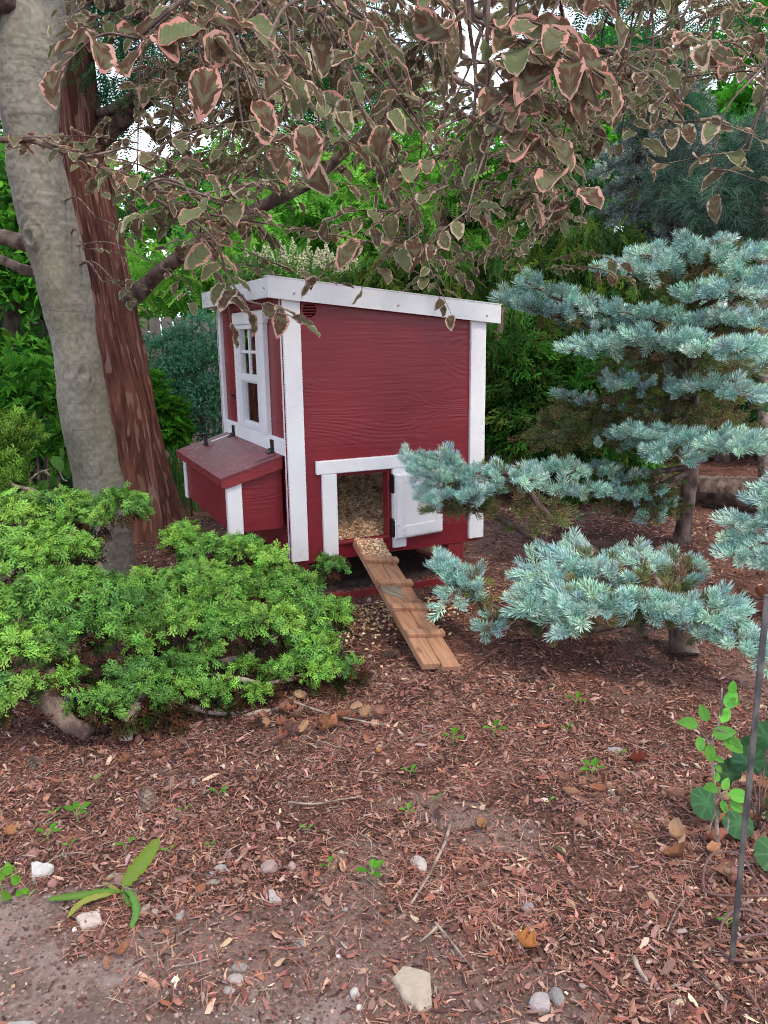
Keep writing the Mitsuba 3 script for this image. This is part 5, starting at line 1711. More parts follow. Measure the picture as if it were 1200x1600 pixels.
def sprout(px, py, size_px, n, label, col=(.10, .30, .035), group=None):
    c = gpt(px, py, .004)
    D = np.linalg.norm(c - EYE)
    s = size_px * D / FOC
    key = num('seedling')
    tag(key, label, 'seedling', group)
    st = MB()
    lv = leaf_round(.6, .12, .1)
    for k in range(n):
        a = k * 2.4 + r_l.uniform(0, 1)
        d = V(math.cos(a) * .8, math.sin(a) * .8, .8)
        e = c + V(0, 0, s * .35) + d * s * .25
        st.add(*tube(spline([c, c + V(0, 0, s * .3), e], 6), s * .03, 5))
        mb = MB()
        scatter(mb, lv, frames((d * V(1, 1, .35))[None]), e[None], [s * r_l.uniform(.5, .75)], tint(col, 1, .15, .06, r_l))
        mb.build(num(key + '__leaf'), 'm_leaf')
    st.add(*tube(np.array([c - V(0, 0, .01), c + V(0, 0, s * .3)]), s * .035, 5))
    st.build(key + '__stem', 'm_green_stem')


scene['m_green_stem'] = P((.16, .24, .06), .6)
for px, py, s, n, lab in [(121, 1278, 26, 4, 'green seedling on the mulch left of centre, above the weed'), (342, 1245, 20, 3, 'green seedling near the cone below the cypress shrub'), (288, 1266, 14, 2, 'tiny seedling left of the taller seedling below the cypress shrub'), (708, 1163, 24, 3, 'bright green two leaved seedling below the ramp foot'),
                          (772, 1150, 26, 3, 'wide leaved seedling right of the two leaved seedling'), (900, 1100, 22, 3, 'green seedling on the mulch below the sprawling blue spruce'), (925, 1210, 26, 4, 'yellow green seedling above the little leaf heap'), (581, 1375, 28, 4, 'fresh green seedling on bare soil near the oval stone'),
                          (641, 1213, 16, 3, 'small seedling left of centre on the mulch'), (637, 1276, 16, 3, 'small bright seedling below the bare patch'), (683, 1256, 12, 2, 'tiny pale seedling beside the bare patch'), (513, 1358, 20, 2, 'brownish green seedling on the soil edge'),
                          (480, 1296, 14, 2, 'tiny seedling among the chips at the end of the level twig'), (330, 1323, 12, 2, 'tiny yellow green seedling right of the weed'), (75, 1310, 22, 3, 'seedling near the left edge above the white stone'), (110, 1322, 14, 2, 'small seedling right of the dull red stone'),
                          (196, 1322, 18, 2, 'seedling left of the upright weed leaf'), (265, 1332, 14, 2, 'round leaved seedling right of the upright weed leaf'), (858, 1262, 12, 2, 'tiny whitish green seedling left of the little leaf heap'), (972, 1178, 12, 2, 'tiny seedling beside the rusty curled leaf'),
                          (1136, 1452, 18, 3, 'seedling at the foot of the metal stake'), (886, 1140, 14, 2, 'pale small seedling above the yellow green seedling'), (150, 1220, 12, 2, 'tiny seedling in front of the pale shrub stem'), (85, 1268, 12, 2, 'tiny pale seedling near the left edge')]:
    sprout(px, py, s, n, lab)

# ------------------------------------------------------------------ small plants and things near the eye
WD = 'weed'
tag(WD, 'yellow green leafy weed with one long upright leaf on the edge of the dirt track', 'weed')


def blade(base, pts, w, col, key, thick=.0, ruffle=.15):
    """A long leaf along a curve, widest past the middle."""
    c = spline(pts, 16)
    t = np.gradient(c, axis=0)
    t /= np.linalg.norm(t, axis=1, keepdims=True)
    view = EYE - c[8]
    s = np.cross(t, V(0, 0, 1) * .5 + view / np.linalg.norm(view))
    s /= np.linalg.norm(s, axis=1, keepdims=True)
    u = np.linspace(0, 1, 16)
    ww = w * (.16 + .84 * np.clip(np.sin(np.pi * np.clip((u - .15) / .9, 0, 1)) ** .7, 0, 1)) * (u < .999) + .0005
    ww = ww * (1 + ruffle * np.sin(u * 43) * (u > .3))
    n_ = np.cross(s, t)
    v = np.concatenate([c - s * ww[:, None] / 2 + n_ * ww[:, None] * .12, c, c + s * ww[:, None] / 2 + n_ * ww[:, None] * .12])
    i = np.arange(15)
    f = np.vstack([np.stack([i, i + 1, i + 17, i + 16], 1), np.stack([i + 16, i + 17, i + 33, i + 32], 1)])
    f = np.vstack([f[:, [0, 1, 2]], f[:, [0, 2, 3]]])
    mb = MB()
    cc = np.repeat(np.array(col, float)[None], 48, 0)
    cc[16:32] = cc[16:32] * .6 + V(.30, .36, .16) * .4
    mb.add(v, f, cc)
    mb.build(key, 'm_leaf', True)


wb = gpt(190, 1392, .004)
DW = np.hypot(*(wb - EYE)[:2])
blade(wb, [wb, at(200, 1375, DW), at(225, 1345, DW - .02), at(250, 1310, DW - .03)], .038, (.20, .33, .035), num(WD + '__leaf'))
blade(wb, [wb, gpt(170, 1402, .02), gpt(120, 1406, .025), gpt(72, 1404, .012)], .016, (.095, .25, .03), num(WD + '__leaf'))
blade(wb, [wb, gpt(165, 1408, .02), gpt(130, 1418, .026), gpt(105, 1438, .016)], .013, (.30, .33, .06), num(WD + '__leaf'))
blade(wb, [wb, gpt(205, 1408, .03), gpt(214, 1432, .024), gpt(204, 1452, .008)], .017, (.085, .27, .05), num(WD + '__leaf'))
blade(wb, [wb, gpt(195, 1404, .012), gpt(205, 1420, .012)], .012, (.07, .20, .03), num(WD + '__leaf'))
blade(wb, [wb, gpt(175, 1388, .012), gpt(160, 1378, .010)], .009, (.33, .29, .10), num(WD + '__leaf'))
CS = 'curled_seedling'
tag(CS, 'bright green plant with a looping pale stem at the left edge of the dirt', 'weed')
cb = gpt(6, 1400, .004)
DC = np.hypot(*(cb - EYE)[:2])
mb = MB()
mb.add(*tube(spline([at(4, 1398, DC), at(0, 1362, DC), at(14, 1352, DC), at(24, 1358, DC), at(25, 1374, DC)], 20), .0016, 6))
mb.add(*tube(spline([at(28, 1418, DC - .02), at(40, 1408, DC - .02), at(50, 1394, DC - .02), at(56, 1390, DC)], 12), .0016, 6))
mb.add(*tube(spline([at(4, 1398, DC), at(-15, 1385, DC), at(-10, 1410, DC)], 10), .0016, 6))
mb.build(CS + '__stem', 'm_green_stem', True)
for px, py, s, d in ((12, 1368, 26, (.1, 0, 1)), (30, 1380, 26, (-.4, -.3, .9)), (14, 1395, 30, (-.2, -.6, .2)), (8, 1372, 22, (-.6, 0, .6)), (24, 1396, 18, (.5, -.5, .2)), (46, 1394, 16, (-.6, 0, .4)), (58, 1400, 20, (.1, -.7, -.2)), (-4, 1400, 24, (-.5, -.4, .3))):
    mb = MB()
    c = at(px, py, DC)
    scatter(mb, leaf_round(.66), frames(np.array([d], float), (EYE - c)[None]), c[None], [s * 1.7 / FOC], tint((.12, .33, .035), 1, .12, .05, r_l))
    mb.build(num(CS + '__leaf'), 'm_leaf')

SP = 'sapling'
tag(SP, 'thin bright green leaved sapling standing in the mulch beside the metal stake', 'sapling')
sb = gpt(1122, 1332, 0)
DS = np.hypot(*(sb - EYE)[:2])
st = MB()
main = spline([sb, at(1119, 1270, DS), at(1114, 1200, DS), at(1112, 1165, DS), at(1126, 1120, DS), at(1128, 1075, DS)], 30)
st.add(*tube(main, np.linspace(.0052, .0022, 30), 8))
for pts in (((1106, 1302), (1112, 1285), (1118, 1272)), ((1136, 1300), (1138, 1280), (1128, 1250), (1124, 1235)), ((1118, 1255), (1128, 1240), (1135, 1236)), ((1113, 1170), (1100, 1150), (1090, 1135)), ((1120, 1140), (1136, 1145), (1146, 1160))):
    st.add(*tube(spline([at(x, y, DS - .01) for x, y in pts], 10), np.linspace(.0026, .0016, 10), 6))
st.build(SP + '__stem', 'm_pale_bark', True)
for px, py, s, d, b in ((1092, 1132, 40, (-.8, .0, .1), 1), (1105, 1128, 34, (-.2, .2, .6), .8), (1094, 1150, 30, (-.1, -.4, -.7), 1.2), (1136, 1108, 40, (.2, .1, .5), 1.25), (1112, 1148, 44, (.6, -.3, .2), 1.1), (1108, 1162, 34, (0, -.3, -.7), .9), (1128, 1150, 46, (.5, -.3, -.4), 1), (1142, 1150, 30, (.3, -.2, -.8), .9), (1143, 1085, 26, (.1, .1, .7), .9),
                        (1128, 1130, 34, (.3, .3, .5), 1.4), (1140, 1092, 22, (.6, -.1, -.3), .8), (1115, 1182, 20, (.4, -.3, -.2), 1.), (1118, 1194, 18, (.3, -.3, -.5), 1.1), (1122, 1232, 36, (-.5, -.2, .1), .8), (1130, 1235, 26, (.2, .1, .5), 1.3), (1136, 1240, 44, (.7, -.2, -.1), 1.1), (1140, 1252, 30, (.6, -.3, -.5), 1.2), (1128, 1250, 24, (.1, -.4, -.6), .9), (1120, 1222, 20, (0, .1, .8), 1.4)):
    mb = MB()
    c = at(px, py, DS - .012)
    scatter(mb, leaf_round(.60, .08, .12), frames(np.array([V(*d) @ np.stack([RIGHT, FWD, V(0, 0, 1)])]), (EYE - c + V(0, 0, .8))[None]), c[None], [s * .88 / FOC * 1.9], tint(np.array((.13, .36, .065)) * b, 1, .1, .06, r_l))
    mb.build(num(SP + '__leaf'), 'm_leaf')
BL = 'broad_leaved_plant'
tag(BL, 'dark green round leaved plant behind the metal stake at the right edge', 'plant')
pb = gpt(1185, 1300, 0)
st = MB()
for px, py, s, D, d, g in ((1155, 1228, 72, 2.22, (-.4, 0, .6), .8), (1128, 1250, 80, 2.15, (-.6, -.2, .0), 1.), (1172, 1215, 76, 2.2, (-.1, 0, .8), 1.15), (1196, 1178, 74, 2.25, (.1, .1, .8), .9), (1160, 1265, 66, 2.1, (-.3, -.4, -.5), 1.25), (1188, 1260, 80, 2.1, (.4, -.3, .1), .75), (1205, 1300, 90, 1.98, (.0, -.4, -.5), 1.35), (1200, 1225, 80, 2.2, (.5, 0, .4), .85), (1185, 1190, 60, 2.3, (-.2, .2, .7), .7)):
    c = at(px, py, D)
    mb = MB()
    R = frames(np.array([V(*d) @ np.stack([RIGHT, FWD, V(0, 0, 1)])]), (EYE - c + V(0, 0, 1.2) + r_l.normal(size=3) * .3)[None])
    a = np.linspace(0, 2 * np.pi, 41)[:-1]
    rr = (.5 + .025 * np.sin(a * 17)) * (1 - .35 * np.exp(-((np.abs(a - np.pi) / .35) ** 2)))
    pv = [[0, .5, -.04]]
    for q_, z in ((.5, -.02), (1.0, .0)):
        pv += [[rr[k] * q_ * math.sin(a[k]), .5 + rr[k] * q_ * math.cos(a[k]), z + .05 * q_ * math.sin(a[k] * 3) - .12 * q_ * q_] for k in range(40)]
    pf = [[0, 1 + (k + 1) % 40, 1 + k] for k in range(40)] + [[1 + k, 1 + (k + 1) % 40, 41 + (k + 1) % 40] for k in range(40)] + [[1 + k, 41 + (k + 1) % 40, 41 + k] for k in range(40)]
    pv = np.array(pv)
    pv[:, 2] += (meshkit.noise(pv * 9 + s, 3) - .5) * .07
    vein = np.ones((81, 1))
    vein[0], vein[1:41:5], vein[41::5] = 1.5, 1.55, 1.3
    scatter(mb, (pv, np.array(pf), np.repeat(vein, 3, 1)), R, c[None], [s / FOC * D * .68], tint(np.array((.058, .135, .062)) * g, 1, .08, .05, r_l))
    mb.build(num(BL + '__leaf'), 'm_leaf', True)
    st.add(*tube(spline([pb, (pb + c) / 2 + V(0, 0, .04), c], 10), .0018, 6))
st.build(BL + '__stem', 'm_brown_bark', True)

# the flat metal stake with its bent wire
MS = 'metal_stake'
tag(MS, 'weathered grey flat metal stake with loops of rusty wire at its foot', 'stake')
f0 = gpt(1143, 1505, -.01)
f1 = f0 + V(0, 0, .84)
put(MS + '__bar', bar(f0, f1, RIGHT, .0120, .005, .001), 'm_stake')
DM = np.hypot(*(f0 - EYE)[:2])
for pts in (((1290, 1440, .02), (1215, 1436, .06), (1160, 1428, .05), (1105, 1412, .03), (1098, 1380, .03), (1112, 1362, .05), (1150, 1368, .06), (1175, 1400, .06), (1200, 1435, .05)), ((1300, 1484, .02), (1200, 1486, .04), (1145, 1487, .03), (1124, 1482, .02), (1130, 1465, .05), (1158, 1455, .06), (1210, 1462, .04), (1300, 1470, .03)),
            ((1300, 1512, .02), (1210, 1512, .02), (1150, 1508, .012), (1124, 1492, .012)), ((1160, 1455, .05), (1185, 1470, .045), (1215, 1492, .03))):
    c = spline([gpt(x, y, dz) for x, y, dz in pts], 60)
    put(MS + '__wire', tube(c, .0030, 8), 'm_rust', True)
# round black garden lamp under the shrub
GL = 'garden_lamp'
tag(GL, 'round black garden spotlight half hidden under the cypress shrub', 'garden lamp')
lc = at(104, 1090, 2.76)
prof = np.array([(0, -.060), (.030, -.058), (.046, -.040), (.053, -.005), (.055, .012), (.051, .014), (.050, .030), (.040, .048), (.022, .058), (0, .061)])
m = trimesh.creation.revolve(prof, sections=36)
aim = V(.55, -.75, -.15)
m.apply_transform(trimesh.geometry.align_vectors([0, 0, 1], aim / np.linalg.norm(aim)))
m.apply_translation(lc)
put(GL + '__housing', m, 'm_black', 35)
gl = trimesh.creation.cylinder(.007, .16, sections=14)
gl.apply_translation(lc + V(0, .03, -.10))
put(GL + '__spike', gl, 'm_black', 35)
put(GL + '__label', bar(lc + V(.028, -.050, .020), lc + V(.034, -.052, .002), (1, .5, 0), .006, .0015, .0003), 'm_white')

# log behind the tall spruce
r_t = np.random.default_rng(71)
LG = 'fallen_log'
tag(LG, 'weathered brown fallen log lying on the mulch behind the bare spruce trunk', 'log')
c = np.array([at(1035, 758, 6.6), at(1100, 765, 6.5), at(1180, 768, 6.4), at(1290, 772, 6.3)])
v, q, uv = trunk(c, [.09, .11, .11, .11], 26, 60, lambda p, t, s: (meshkit.fbm(p * V(6, 6, 14), 3, 2) - .5) * .06)
scene[LG] = mikit.ply((v, q), 'm_brown_bark', True, uv=uv)

# ------------------------------------------------------------------ planting beyond the coop
FP = [pinnate(9, .30, .11, r_t), pinnate(11, .26, .09, r_t), pinnate(8, .33, .12, r_t)]
FINE = [pinnate(11, .21, .048, r_t, .25), pinnate(12, .23, .05, r_t, .35)]
PALM = (leaf_palmate(5), leaf_palmate(7))
SIMPLE, ROUND = leaf_simple(), leaf_round()
WEEP = [fan_spray(r_t, 9, 2, .25, .07, .38), fan_spray(r_t, 9, 3, .35, .06, .45)]
CURLY = [fan_spray(r_t, 7, 3, .5, .085), fan_spray(r_t, 8, 2, .4, .08, .7)]
NEEDLE_TUFT = [long_needles(r_t, 44, .012), long_needles(r_t, 36, .014, .7)]


def crown(key, blobs, n, protos, size, cols, bsdf='m_leaf', up=.5, out=.6, hang_=0.0, hollow=.35, gap=(3.0, .40), jit=(.22, .08), roll=.6, part='crown'):
    p, d = blob_points(blobs, n, r_t, hollow)
    if gap:
        ok = gaps(p, gap[0], gap[1], 3)
        p, d = p[ok], d[ok]
    p = p[p[:, 2] > .02]
    d = d[:len(p)]
    mb = MB()
    k = r_t.integers(0, len(protos), len(p))
    ax = d * out + V(0, 0, -hang_) + r_t.normal(size=d.shape) * .5
    nr = V(0, 0, up) + r_t.normal(size=d.shape) * roll
    # tone changes from clump to clump as well as from leaf to leaf
    tone = np.exp((meshkit.fbm(p * 2.2, 2, 17) - .5) * 1.0)[:, None]
    for i, pr in enumerate(protos):
        q = k == i
        m = int(q.sum())
        scatter(mb, pr, frames(ax[q], nr[q]), p[q], r_t.uniform(size[0], size[1], m), tint(cols, m, jit[0], jit[1], r_t) * tone[q])
    mb.build(f'{key}__{part}', bsdf)
    tag(f'{key}__{part}', kind='stuff')


def stem(key, pts, r0, r1, m='m_brown_bark', name='trunk', sides=12):
    c = spline([np.asarray(p, float) for p in pts], 40)
    c = c + (meshkit.noise(c * 6, 3)[:, None] - .5) * min(.05, r0 * .5)
    put(f'{key}__{name}', tube(c, np.linspace(r0, r1, 40), sides), m, True)


def gat(px, D, z=-.05):
    p = at(px, 800, D)
    return np.array([p[0], p[1], z])


def A(px, py, D):
    return at(px, py, D)


# wooden fence
FE = 'wooden_fence'
tag(FE, 'grey weathered dog eared picket fence behind the shrubs left of the coop', 'fence')
fa, fb = gat(-130, 9.6), gat(470, 9.0)
fd = (fb - fa) / np.linalg.norm(fb - fa)
fn = np.array([fd[1], -fd[0], 0])
ztop = float(A(250, 489, 9.2)[2])
k, pos_ = 0, 0.0
Lf = np.linalg.norm(fb - fa)
while pos_ < Lf:
    w_ = .118 + r_t.normal() * .003
    zt = ztop + r_t.normal() * .008
    a = fa + fd * pos_
    e = .03
    pts = [a + V(0, 0, .05), a + fd * w_ + V(0, 0, .05), a + fd * w_ + V(0, 0, zt - e), a + fd * (w_ - e) + V(0, 0, zt), a + fd * e + V(0, 0, zt), a + V(0, 0, zt - e)]
    put(FE + '__picket', slab(pts, fn * .018), 'm_fence')
    pos_ += w_ + .010 + abs(r_t.normal()) * .004
for z in (.35, 1.0, ztop - .3):
    put(FE + '__rail', slab([fa + V(0, 0, z) - fn * .002, fb + V(0, 0, z) - fn * .002, fb + V(0, 0, z + .085) - fn * .002, fa + V(0, 0, z + .085) - fn * .002], -fn * .036), 'm_fence')

GB = [(.035, .105, .022), (.05, .145, .03), (.025, .075, .018)]
# shrubs on the left and between the trunks
k = 'boxwood_shrub'
tag(k, 'dense blue green small leaved shrub between the red brown trunk and the coop', 'shrub')
crown(k, [(A(250, 575, 7.9), (.42, .4, .33)), (A(315, 560, 7.6), (.42, .4, .42)), (A(285, 640, 7.6), (.45, .4, .35)), (A(345, 640, 7.4), (.4, .4, .45)), (A(240, 650, 7.6), (.35, .35, .3)), (A(330, 525, 7.7), (.30, .3, .25)), (A(290, 548, 7.7), (.30, .3, .22)), (A(232, 560, 7.8), (.3, .3, .22))], 20000, [SIMPLE], (.034, .054), [(.07, .20, .115), (.095, .26, .155), (.055, .16, .085), (.13, .30, .19)], gap=(5, .42))
for i in range(5):
    stem(k, [gat(250 + i * 22, 7.7), A(255 + i * 20, 640, 7.6), A(240 + i * 26, 570, 7.6)], .02, .008, name='stem', sides=7)
k = 'maple_shrub'
tag(k, 'bright green fine leaved shrub tight against the red brown trunk', 'shrub')
crown(k, [(A(228, 605, 6.7), (.20, .2, .14)), (A(245, 640, 6.6), (.24, .2, .12)), (A(262, 672, 6.5), (.20, .2, .12)), (A(225, 660, 6.6), (.2, .2, .12)), (A(268, 690, 6.5), (.13, .15, .1))], 2600, [PALM[1]], (.05, .085), [(.075, .24, .025), (.10, .30, .03), (.055, .18, .02)], up=1.0, roll=.35, hang_=.3)
for i in range(3):
    stem(k, [gat(245, 6.6), A(245 - i * 8, 690, 6.6), A(230 + i * 12, 640, 6.6)], .014, .006, name='stem', sides=7)
k = 'strap_leaved_plant'
tag(k, 'clump of long arching strap leaves behind the nest box', 'plant')
mb = MB()
for i in range(70):
    b = gat(r_t.uniform(248, 330), r_t.uniform(6.1, 6.9))
    a_ = r_t.uniform(0, 2 * np.pi)
    h_, o_ = r_t.uniform(.35, .62), r_t.uniform(.12, .40)
    c = spline([b, b + V(math.cos(a_) * o_ * .3, math.sin(a_) * o_ * .3, h_ * .75), b + V(math.cos(a_) * o_ * .7, math.sin(a_) * o_ * .7, h_), b + V(math.cos(a_) * o_ * 1.15, math.sin(a_) * o_ * 1.15, h_ * .82)], 10)
    s = V(-math.sin(a_), math.cos(a_), 0) * .0075
    ww = np.array([1, 1.1, 1.2, 1.2, 1.1, 1, .85, .65, .4, .1])[:, None]
    v = np.concatenate([c - s * ww, c + s * ww])
    i_ = np.arange(9)
    mb.add(v, np.stack([i_, i_ + 1, i_ + 11, i_ + 10], 1), tint([(.05, .15, .03), (.07, .19, .035), (.035, .10, .025)], 1, .2, .06, r_t)[0])
mb.build(k + '__blades', 'm_leaf', True)
tag(k + '__blades', kind='stuff')
k = 'leafy_shrub'
tag(k, 'leafy green shrub low behind the grey trunk at the left edge', 'shrub')
crown(k, [(A(30, 600, 6.2), (.34, .3, .22)), (A(90, 640, 6.0), (.34, .3, .22)), (A(60, 690, 5.9), (.36, .3, .2)), (A(105, 700, 5.8), (.24, .25, .22)), (A(10, 650, 6.2), (.3, .3, .25))], 2600, [PALM[0], ROUND], (.06, .10), [(.09, .28, .035), (.13, .37, .045), (.06, .19, .03)], up=1., roll=.4, hang_=.25)
for i in range(4):
    stem(k, [gat(40 + 20 * i, 6.1), A(45 + 15 * i, 720, 6.1), A(20 + 28 * i, 640, 6.1)], .016, .007, name='stem', sides=7)
k = 'young_shrub'
tag(k, 'thin twiggy young shrub with a few drooping leaves left of the grey trunk base', 'shrub')
mb = MB()
stm = MB()
for pts in (((38, 762), (55, 742), (75, 734), (105, 731)), ((70, 736), (80, 745), (88, 760)), ((92, 733), (98, 748), (105, 752)), ((36, 762), (34, 750), (40, 738))):
    stm.add(*tube(spline([A(x, y, 4.35) for x, y in pts], 10), np.linspace(.007, .003, 10), 6))
stm.add(*tube(spline([gat(30, 4.3), A(20, 800, 4.3), A(38, 762, 4.35)], 10), .008, 6))
stm.build(k + '__stem', 'm_pale_bark', True)
for px, py, s in ((68, 755, 26), (74, 750, 26), (84, 742, 20), (76, 725, 20), (100, 728, 18), (106, 758, 16), (92, 700, 30), (100, 715, 24), (35, 718, 20), (82, 712, 26)):
    lm = MB()
    c = A(px, py, 4.33)
    scatter(lm, ROUND, frames(np.array([[r_t.normal() * .3, r_t.normal() * .3, -1]]), (EYE - c)[None] + r_t.normal(size=(1, 3)) * 1.5), c[None], [s * 4.5 / FOC], tint((.07, .17, .035), 1, .15, .05, r_t))
    lm.build(num(k + '__leaf'), 'm_leaf')
k = 'maple_tree'
tag(k, 'green broad leaved tree filling the gap left of the grey trunk', 'tree')
crown(k, [(A(10, 330, 8.6), (.8, .6, .6)), (A(60, 430, 8.4), (.7, .6, .5)), (A(-60, 450, 8.6), (.9, .7, .7)), (A(40, 520, 8.2), (.7, .6, .5)), (A(120, 520, 8.6), (.6, .5, .4)), (A(20, 200, 9.2), (.9, .7, .6)), (A(-40, 580, 8.2), (.9, .6, .5)), (A(110, 600, 8.2), (.5, .5, .4)), (A(60, 660, 8), (.7, .5, .4))], 9000, [PALM[0], ROUND], (.09, .15), [(.075, .25, .03), (.12, .36, .04), (.05, .16, .03)], up=.9, roll=.5, gap=(2.0, .44))
stem(k, [gat(20, 8.6), A(15, 520, 8.6), A(30, 300, 8.7), A(20, 120, 9)], .10, .04)
k = 'holly_shrub'
tag(k, 'dark green shrub in deep shade low at the left edge', 'shrub')
crown(k, [(A(20, 690, 7.4), (.6, .5, .3)), (A(100, 730, 7.2), (.5, .5, .28)), (A(-50, 720, 7.3), (.6, .5, .3)), (A(170, 690, 7.8), (.5, .5, .4))], 4500, [ROUND], (.05, .08), [(.035, .105, .03), (.055, .15, .04)], gap=(4, .4))
for i in range(3):
    stem(k, [gat(20 + 50 * i, 7.3), A(25 + 45 * i, 740, 7.3), A(10 + 60 * i, 700, 7.3)], .025, .012, name='stem', sides=7)

# beyond the roof: pale green locust, weeping cypress, firs, pines
k = 'locust_tree'
tag(k, 'bright yellow green feathery leaved tree seen over the coop roof', 'tree')
crown(k, [(A(470, 350, 11.5), (1.1, .9, .8)), (A(390, 400, 11), (.9, .8, .6)), (A(560, 300, 12), (1.1, .9, .9)), (A(330, 440, 10.5), (.8, .7, .5)), (A(440, 260, 12), (1.0, .9, .8)), (A(660, 260, 12.5), (.9, .8, .7)), (A(260, 440, 10.8), (.8, .7, .4)), (A(560, 180, 12.5), (1.2, 1, .8)), (A(700, 330, 12.5), (1.2, .9, .8)), (A(500, 430, 11.5), (1.2, .8, .4))], 5200, FP, (.22, .38), [(.155, .40, .055), (.22, .50, .075), (.11, .30, .045)], up=.7, roll=.5, hang_=.35, gap=(1.3, .42))
stem(k, [gat(500, 12), A(495, 450, 12), A(520, 300, 12), A(500, 100, 12)], .14, .05)
stem(k, [A(505, 380, 12), A(450, 320, 11.7), A(400, 270, 11.4)], .05, .02, name='limb')
k = 'maple_tree_001'
tag(k, 'vivid green broad leaved tree at the upper right, behind the dark spruce', 'tree')
crown(k, [(A(900, 205, 12), (.8, .7, .6)), (A(960, 120, 12.5), (.8, .7, .6)), (A(860, 160, 12.5), (.6, .7, .4)), (A(1150, 140, 12), (1.0, .8, .6)), (A(1180, 60, 12.3), (.7, .7, .4)), (A(790, 250, 12.5), (.9, .7, .7)), (A(1230, 190, 12), (.9, .7, .7)), (A(900, 300, 12.3), (1., .7, .6))], 6500, [PALM[0], PALM[1]], (.13, .21), [(.09, .36, .03), (.14, .46, .045), (.07, .26, .03)], up=.8, roll=.5, gap=(1.5, .45))
stem(k, [gat(1000, 12.4), A(1000, 400, 12.4), A(990, 200, 12.4), A(960, 60, 12.4)], .15, .06)
stem(k, [A(1000, 330, 12.4), A(1090, 200, 12.2), A(1160, 130, 12.0), A(1240, 60, 12)], .07, .03, name='limb')
k = 'weeping_cypress'
tag(k, 'dark weeping cypress with hanging sprays close behind the coop roof', 'tree')
WB = [(A(600, 420, 8.2), (.45, .4, .40)), (A(560, 450, 8.2), (.35, .4, .25)), (A(650, 450, 8.0), (.5, .4, .35)), (A(720, 430, 8.0), (.45, .4, .4)), (A(880, 440, 7.6), (.42, .4, .55)), (A(930, 390, 7.6), (.4, .4, .35)), (A(840, 400, 7.8), (.4, .4, .4)), (A(880, 340, 7.9), (.3, .3, .3)), (A(800, 500, 7.2), (.4, .4, .4)), (A(900, 530, 7.2), (.5, .4, .5)), (A(980, 480, 7.4), (.4, .4, .4))]
crown(k, WB, 3600, WEEP, (.16, .28), [(.05, .115, .026), (.085, .165, .03), (.03, .075, .022), (.12, .18, .035)], out=.25, hang_=1.3, up=.1, gap=(2.2, .38))
stem(k, [gat(800, 7.9), A(795, 600, 7.9), A(790, 450, 7.9), A(760, 330, 8)], .09, .03)
for a_, b_ in (((790, 440, 7.9), (620, 395, 8.2)), ((790, 420, 7.9), (920, 355, 7.6)), ((790, 470, 7.9), (680, 440, 8.0)), ((795, 520, 7.9), (930, 500, 7.3))):
    stem(k, [A(*a_), (A(*a_) + A(*b_)) / 2 + V(0, 0, .15), A(*b_)], .03, .01, name='branch', sides=7)
k = 'arborvitae'
tag(k, 'deep green flat sprayed conifer with slim reddish trunk, behind the right end of the coop', 'tree')
crown(k, [(A(790, 560, 6.6), (.26, .3, .24)), (A(840, 600, 6.6), (.32, .3, .22)), (A(800, 640, 6.5), (.26, .3, .12)), (A(870, 660, 6.4), (.34, .3, .25)), (A(770, 600, 6.7), (.2, .3, .3)), (A(930, 640, 6.6), (.36, .3, .35)), (A(960, 700, 6.6), (.3, .3, .2)), (A(830, 675, 6.3), (.16, .2, .08)), (A(1000, 600, 6.8), (.5, .3, .5)), (A(900, 720, 6.6), (.3, .3, .15))], 2600, CURLY, (.16, .28), [(.055, .19, .032), (.08, .25, .042), (.035, .11, .026), (.09, .15, .035)], out=.9, hang_=.5, up=.5, gap=(3, .42))
stem(k, [gat(770, 6.7), A(771, 660, 6.7), A(774, 560, 6.7), A(785, 480, 6.7)], .055, .03)
k = 'dark_spruce'
tag(k, 'tall dark blue grey spruce in shade at the upper right', 'spruce tree')
DS_ = []
f1, f2, tw = MB(), MB(), MB()
SHOOTS_FULL, SHOOTS[:] = SHOOTS[:], [spruce_shoot(r_t, 26, nl_, 1.0, .075, .3) for nl_ in (.40, .46, .36)]
for py, wd in ((215, 90), (250, 110), (290, 120), (330, 150), (370, 130), (410, 150), (180, 70), (140, 55)):
    for sgn in (-1, 1, -.5, .6, 0.1):
        e = A(1040 + sgn * wd, py + 25, 8.4 - (1 - abs(sgn)) * .8)
        spruce_branch(f1, f2, tw, [A(1050, py - 20, 8.6), (A(1050, py - 20, 8.6) + e) / 2 + V(0, 0, .02), e], .26, dens=.75, size=.13, start=.2, olive=.8, r=r_t)
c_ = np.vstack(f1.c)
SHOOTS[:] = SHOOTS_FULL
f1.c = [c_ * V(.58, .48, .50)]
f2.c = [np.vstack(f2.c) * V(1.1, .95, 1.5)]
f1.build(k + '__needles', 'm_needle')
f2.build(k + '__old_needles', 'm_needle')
tw.build(k + '__branch', 'm_brown_bark', True)
tag(k + '__needles', kind='stuff')
tag(k + '__old_needles', 'greyish dead needles on the dark spruce', kind='stuff')
stem(k, [gat(1050, 8.6), A(1050, 400, 8.6), A(1050, 200, 8.6), A(1045, 60, 8.6)], .10, .03)
k = 'pine_tree'
tag(k, 'dark teal pine with long soft needles at the right edge, behind the tall blue spruce', 'pine tree')
crown(k, [(A(1120, 240, 7.6), (.4, .4, .26)), (A(1180, 290, 7.4), (.4, .4, .28)), (A(1130, 310, 7.3), (.36, .4, .2)), (A(1220, 240, 7.4), (.4, .4, .3)), (A(1210, 330, 7.4), (.4, .4, .18)), (A(1060, 300, 7.6), (.28, .3, .2))], 1000, NEEDLE_TUFT, (.13, .20), [(.06, .125, .090), (.085, .165, .115), (.045, .095, .07)], 'm_needle', up=.3, hang_=.1, gap=(2.5, .40))
